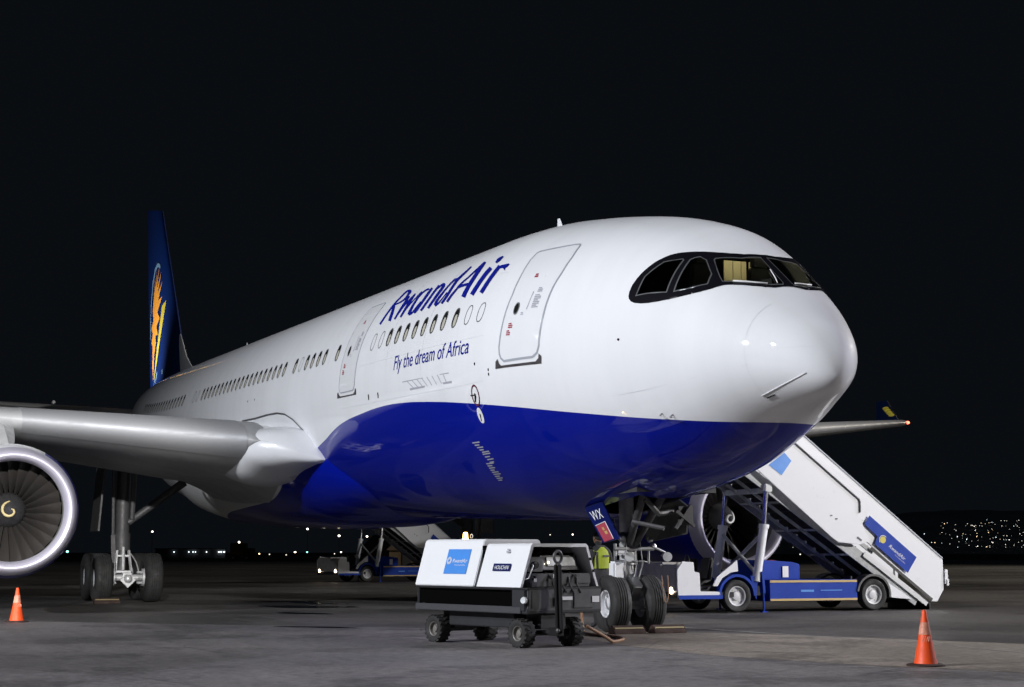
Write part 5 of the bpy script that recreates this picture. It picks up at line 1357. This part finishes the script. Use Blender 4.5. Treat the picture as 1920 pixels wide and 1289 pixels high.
# ------------------------------------------------------------------ ground crew member
def skinned(name, pts, edges, rad, m, parent, sub=2):
    me = bpy.data.meshes.new(name); me.from_pydata(pts, edges, [])
    o = bpy.data.objects.new(name, me); col.objects.link(o)
    md = o.modifiers.new('s', 'SKIN'); md.use_smooth_shade = True
    for i, v in enumerate(me.skin_vertices[0].data): v.radius = rad[i] if isinstance(rad[i], tuple) else (rad[i], rad[i])
    me.skin_vertices[0].data[0].use_root = True
    o.modifiers.new('d', 'SUBSURF').levels = sub
    dg = bpy.context.evaluated_depsgraph_get(); dg.update()
    nm = bpy.data.meshes.new_from_object(o.evaluated_get(dg))
    bpy.data.objects.remove(o)
    r = bpy.data.objects.new(name, nm); col.objects.link(r)
    nm.materials.clear(); nm.materials.append(M[m]); r.parent = parent
    nm.polygons.foreach_set('use_smooth', [True]*len(nm.polygons))
    return r
man = thing('person', 'person in yellow vest and dark trousers standing behind the nose gear door', 'person', (-8.3, .22, 0), R(195))
P_ = [(0, 0, .95), (0, 0, 1.12), (0, 0, 1.30), (.02, 0, 1.44), (.04, 0, 1.53), (.06, 0, 1.62), (.07, 0, 1.71),
      (0, .09, .90), (.03, .10, .50), (0, .11, .09), (.13, .12, .04), (0, -.09, .90), (-.02, -.10, .50), (-.04, -.11, .09), (.09, -.12, .04),
      (.01, .20, 1.40), (.03, .29, 1.16), (.22, .20, 1.05), (.31, .17, 1.05), (.01, -.20, 1.40), (.03, -.29, 1.16), (.22, -.22, 1.10), (.31, -.19, 1.11)]
E_ = [(0, 1), (1, 2), (2, 3), (3, 4), (4, 5), (5, 6), (0, 7), (7, 8), (8, 9), (9, 10), (0, 11), (11, 12), (12, 13), (13, 14), (3, 15), (15, 16), (16, 17), (17, 18), (3, 19), (19, 20), (20, 21), (21, 22)]
RR = [(.13, .16), (.12, .15), (.13, .17), (.10, .15), .055, .085, .07, .085, .06, .045, .045, .085, .06, .045, .045, .075, .056, .042, .034, .075, .056, .042, .034]
skinned('body', P_, E_, RR, 'cloth', man)
vb = MB(); rings = []
for z, a, b in ((1.10, .150, .165), (1.16, .150, .168), (1.24, .155, .178), (1.34, .155, .182), (1.41, .135, .160), (1.46, .105, .120), (1.50, .07, .075)):
    rings.append([Vector((.005+a*math.cos(t), b*math.sin(t), z)) for t in [2*math.pi*k/24 for k in range(24)]])
vb.loft(rings, cap=False); vest = vb.build('vest', 'vest', man, smooth=True)
for sgn in (-1, 1):
    tb_ = MB(); tb_.loft([[Vector((.005+.004*q+a*math.cos(t), b*math.sin(t), z)) for q, t in ((1, R(sgn*118)), (1, R(sgn*132)))] for z, a, b in ((1.10, .158, .173), (1.16, .158, .176), (1.24, .163, .186), (1.34, .163, .190), (1.41, .143, .168))], cap=False, closed=False); tb_.build('vest_trim', 'seat_black', vest)
bdg = MB(); bdg.box((-.158, -.02, 1.33), (.012, .15, .035)); bdg.build('vest_badge', 'seat_black', vest)
hd = MB(); hd.sphere((.07, 0, 1.66), .10, 16, (1, .82, 1.22)); hd.sphere((.165, 0, 1.645), .02, 8); hd.sphere((.07, .085, 1.65), .025, 8, (.7, .4, 1.2)); hd.sphere((.07, -.085, 1.65), .025, 8, (.7, .4, 1.2)); hd.build('head', 'skin', man, smooth=True)
hr = MB(); hr.sphere((.052, 0, 1.69), .102, 16, (1, .86, 1.08)); hr.build('hair', 'hair', man, smooth=True)
for s in (1, -1):
    h = MB(); hx, hy, hz_ = (.34, .16, 1.05) if s > 0 else (.34, -.185, 1.11)
    h.sphere((hx, hy, hz_), .04, 10, (1.1, .6, .9))
    for k in range(4): h.tube([(hx+.03, hy-s*.012*0, hz_+.024-.017*k), (hx+.075+.006*(k in (1, 2)), hy-s*.006, hz_+.024-.017*k), (hx+.095, hy-s*.03, hz_+.02-.017*k)], [.010, .009, .007], 6)
    h.tube([(hx, hy-s*.02, hz_+.03), (hx+.04, hy-s*.045, hz_+.05)], [.011, .008], 6)
    h.build('hand', 'skin', man, smooth=True)

# ------------------------------------------------------------------ things far across the airfield
M['hut_wall'] = mat('hut_wall', (.13, .09, .045), .8, noise=.2, nscale=2)
M['hut_roof'] = mat('hut_roof', (.09, .06, .035), .8)
hut = thing('hut', 'low brown hut with a gable roof behind the distant stairs', 'hut', far_point(735, 120, 0), R(20))
c = MB(); c.box((0, 0, .85), (3.0, 2.7, 1.7)); c.build('wall', 'hut_wall', hut)
c = MB(); c.prism([(-1.75, 1.55), (1.75, 1.55), (.35, 2.65), (-.35, 2.65)], (-1.65, 0, 0), (0, 1, 0), (0, 0, 1), (3.3, 0, 0)); c.build('roof', 'hut_roof', hut)
c = MB(); c.box((1.52, .2, .8), (.06, .8, 1.6)); c.build('door', 'cloth', hut)
M['lamp_white'] = lamp_mat('far_lamp_white', (1.0, .90, .76), 5); M['lamp_cold'] = lamp_mat('far_lamp_cold', (.85, .95, 1.0), 4); M['lamp_warm'] = lamp_mat('far_lamp_warm', (1.0, .66, .30), 7); M['lamp_green'] = lamp_mat('far_lamp_green', (.35, 1.0, .85), 4)
M['lamp_dim'] = lamp_mat('far_lamp_dim', (1.0, .9, .75), 1.6)
M['pale_wall'] = mat('pale_wall', (.10, .105, .115), .7)
shed = thing('airport_building', 'low pale airport building lit by a row of cold lamps far beyond the main gear', 'building', far_point(362, 420, 0), bearing(362)+R(90))
c = MB(); c.box((0, 0, 1.1), (17, 5, 2.2)); c.build('wall', 'pale_wall', shed)
c = MB(); c.box((0, 0, 2.3), (17.6, 5.6, .2)); c.build('roof', 'charcoal', shed)
for k, x in enumerate((-4.0, -.4, .6, 1.2, 3.9, 6.9, 7.5, 8.2)):
    c = MB(); c.sphere((-x, 2.9, -1.5+3.0), .13 if k < 5 else .18, 8); c.build('wall_lamp', 'lamp_cold', shed)
vt = thing('airport_truck', 'dim high-bodied service truck with a lit roof lamp far beyond the main gear', 'truck', far_point(456, 300, 0), bearing(456)+R(70))
c = MB(); c.box((.4, 0, 1.9), (2.4, 2.6, 2.3)); c.build('body', 'hut_wall', vt, bevel=.1)
c = MB(); c.box((-1.6, 0, 1.3), (1.4, 2.4, 1.7)); c.build('cab', 'hut_roof', vt, bevel=.15)
c = MB(); c.box((.4, 1.32, 1.3), (2.3, .03, .18)).box((.4, -1.32, 1.3), (2.3, .03, .18)); c.build_each('stripe', 'red_mark', vt)
c = MB(); c.sphere((.4, 0, 3.2), .2, 8); c.build('roof_lamp', 'lamp_white', vt)
for x in (-1.5, 1.0):
    for y in (-1.1, 1.1): road_wheel(vt, (x, y, .45), .45, .3, False)
def far_lamp(px, py, d, r, m, label, grp):
    z = cam.location.z+d*(1036.5-py)/3080.3
    t = thing('distant_lamp', label, 'lamp', far_point(px, d, 0), 0, grp)
    c = MB(); c.sphere((0, 0, z), r, 8, (1, 1, .8)); c.build('lamp_head', m, t)
    c = MB(); c.tube([(0, 0, -.5 if z > 0 else z-.5), (0, 0, z)], .06, 6); c.build('lamp_post', 'charcoal', t)
G1 = 'white lamps on posts far across the airfield'
for px, py, r in ((290, 999, .32), (557, 1036, .30), (579, 993.5, .36), (638, 1006, .40), (690, 1007, .36), (509, 1040, .22), (540, 1041, .22), (642, 1036, .26), (630, 1039, .20), (1073, 1003.5, .28), (1031, 1004, .22), (1496, 1040, .25)):
    far_lamp(px, py, 520, r, 'lamp_white' if r > .25 else 'lamp_dim', 'small white lamp on a post glowing against the dark far across the airfield', G1)
for px, py, r in ((297, 1047, .36), (425, 1035.5, .30), (490, 1039, .22), (556, 1036, .26)):
    far_lamp(px, py, 500, r, 'lamp_warm', 'small warm yellow lamp on a post far across the airfield, low on the horizon', 'warm lamps on posts far across the airfield')
far_lamp(133, 1035, 520, .40, 'lamp_green', 'greenish lamp on a post between the engine and the main gear', 'coloured lamps')
far_lamp(579, 1036, 520, .26, 'lamp_green', 'greenish lamp on a post left of the distant stairs', 'coloured lamps')
# town lights scattered over the hillside
tl = MB(); rnd = random.Random(11)
def oct_(p, r): tl.add([p+Vector(v)*r for v in ((1, 0, 0), (-1, 0, 0), (0, 1, 0), (0, -1, 0), (0, 0, 1), (0, 0, -1))], [(0, 2, 4), (2, 1, 4), (1, 3, 4), (3, 0, 4), (2, 0, 5), (1, 2, 5), (3, 1, 5), (0, 3, 5)])
n = 0
while n < 250:
    px = rnd.uniform(1400, 2080)
    if rnd.random() > min(1, max(.10, (px-1690)/140)): continue
    rise = min(1, max(0, (px-1280)/420))
    e = rnd.random()**.9*(.4+.6*min(1, max(0, (px-1690)/90)))      # height up the slope
    d = 1500/(1-e*.44); q = rnd.random(); tl.mi(0 if q < .36 else 1 if q < .58 else 2 if q < .70 else 3)
    oct_(far_point(px, d, max(2, (d-1500)*.042*rise)+4), rnd.choice((.22, .28, .34, .42, .58))*d/2000); n += 1
o = tl.build('hillside_lights', [lamp_mat('town_white', (1.0, .93, .82), 3.2), lamp_mat('town_warm', (1.0, .72, .42), 2.6), lamp_mat('town_cold', (.75, .93, 1.0), 2.8), lamp_mat('town_dim', (1.0, .9, .75), 1.6)], fix=False)
tag(o, 'scattered town lights twinkling over the dark hillside on the right', 'town lights', None, 'stuff')
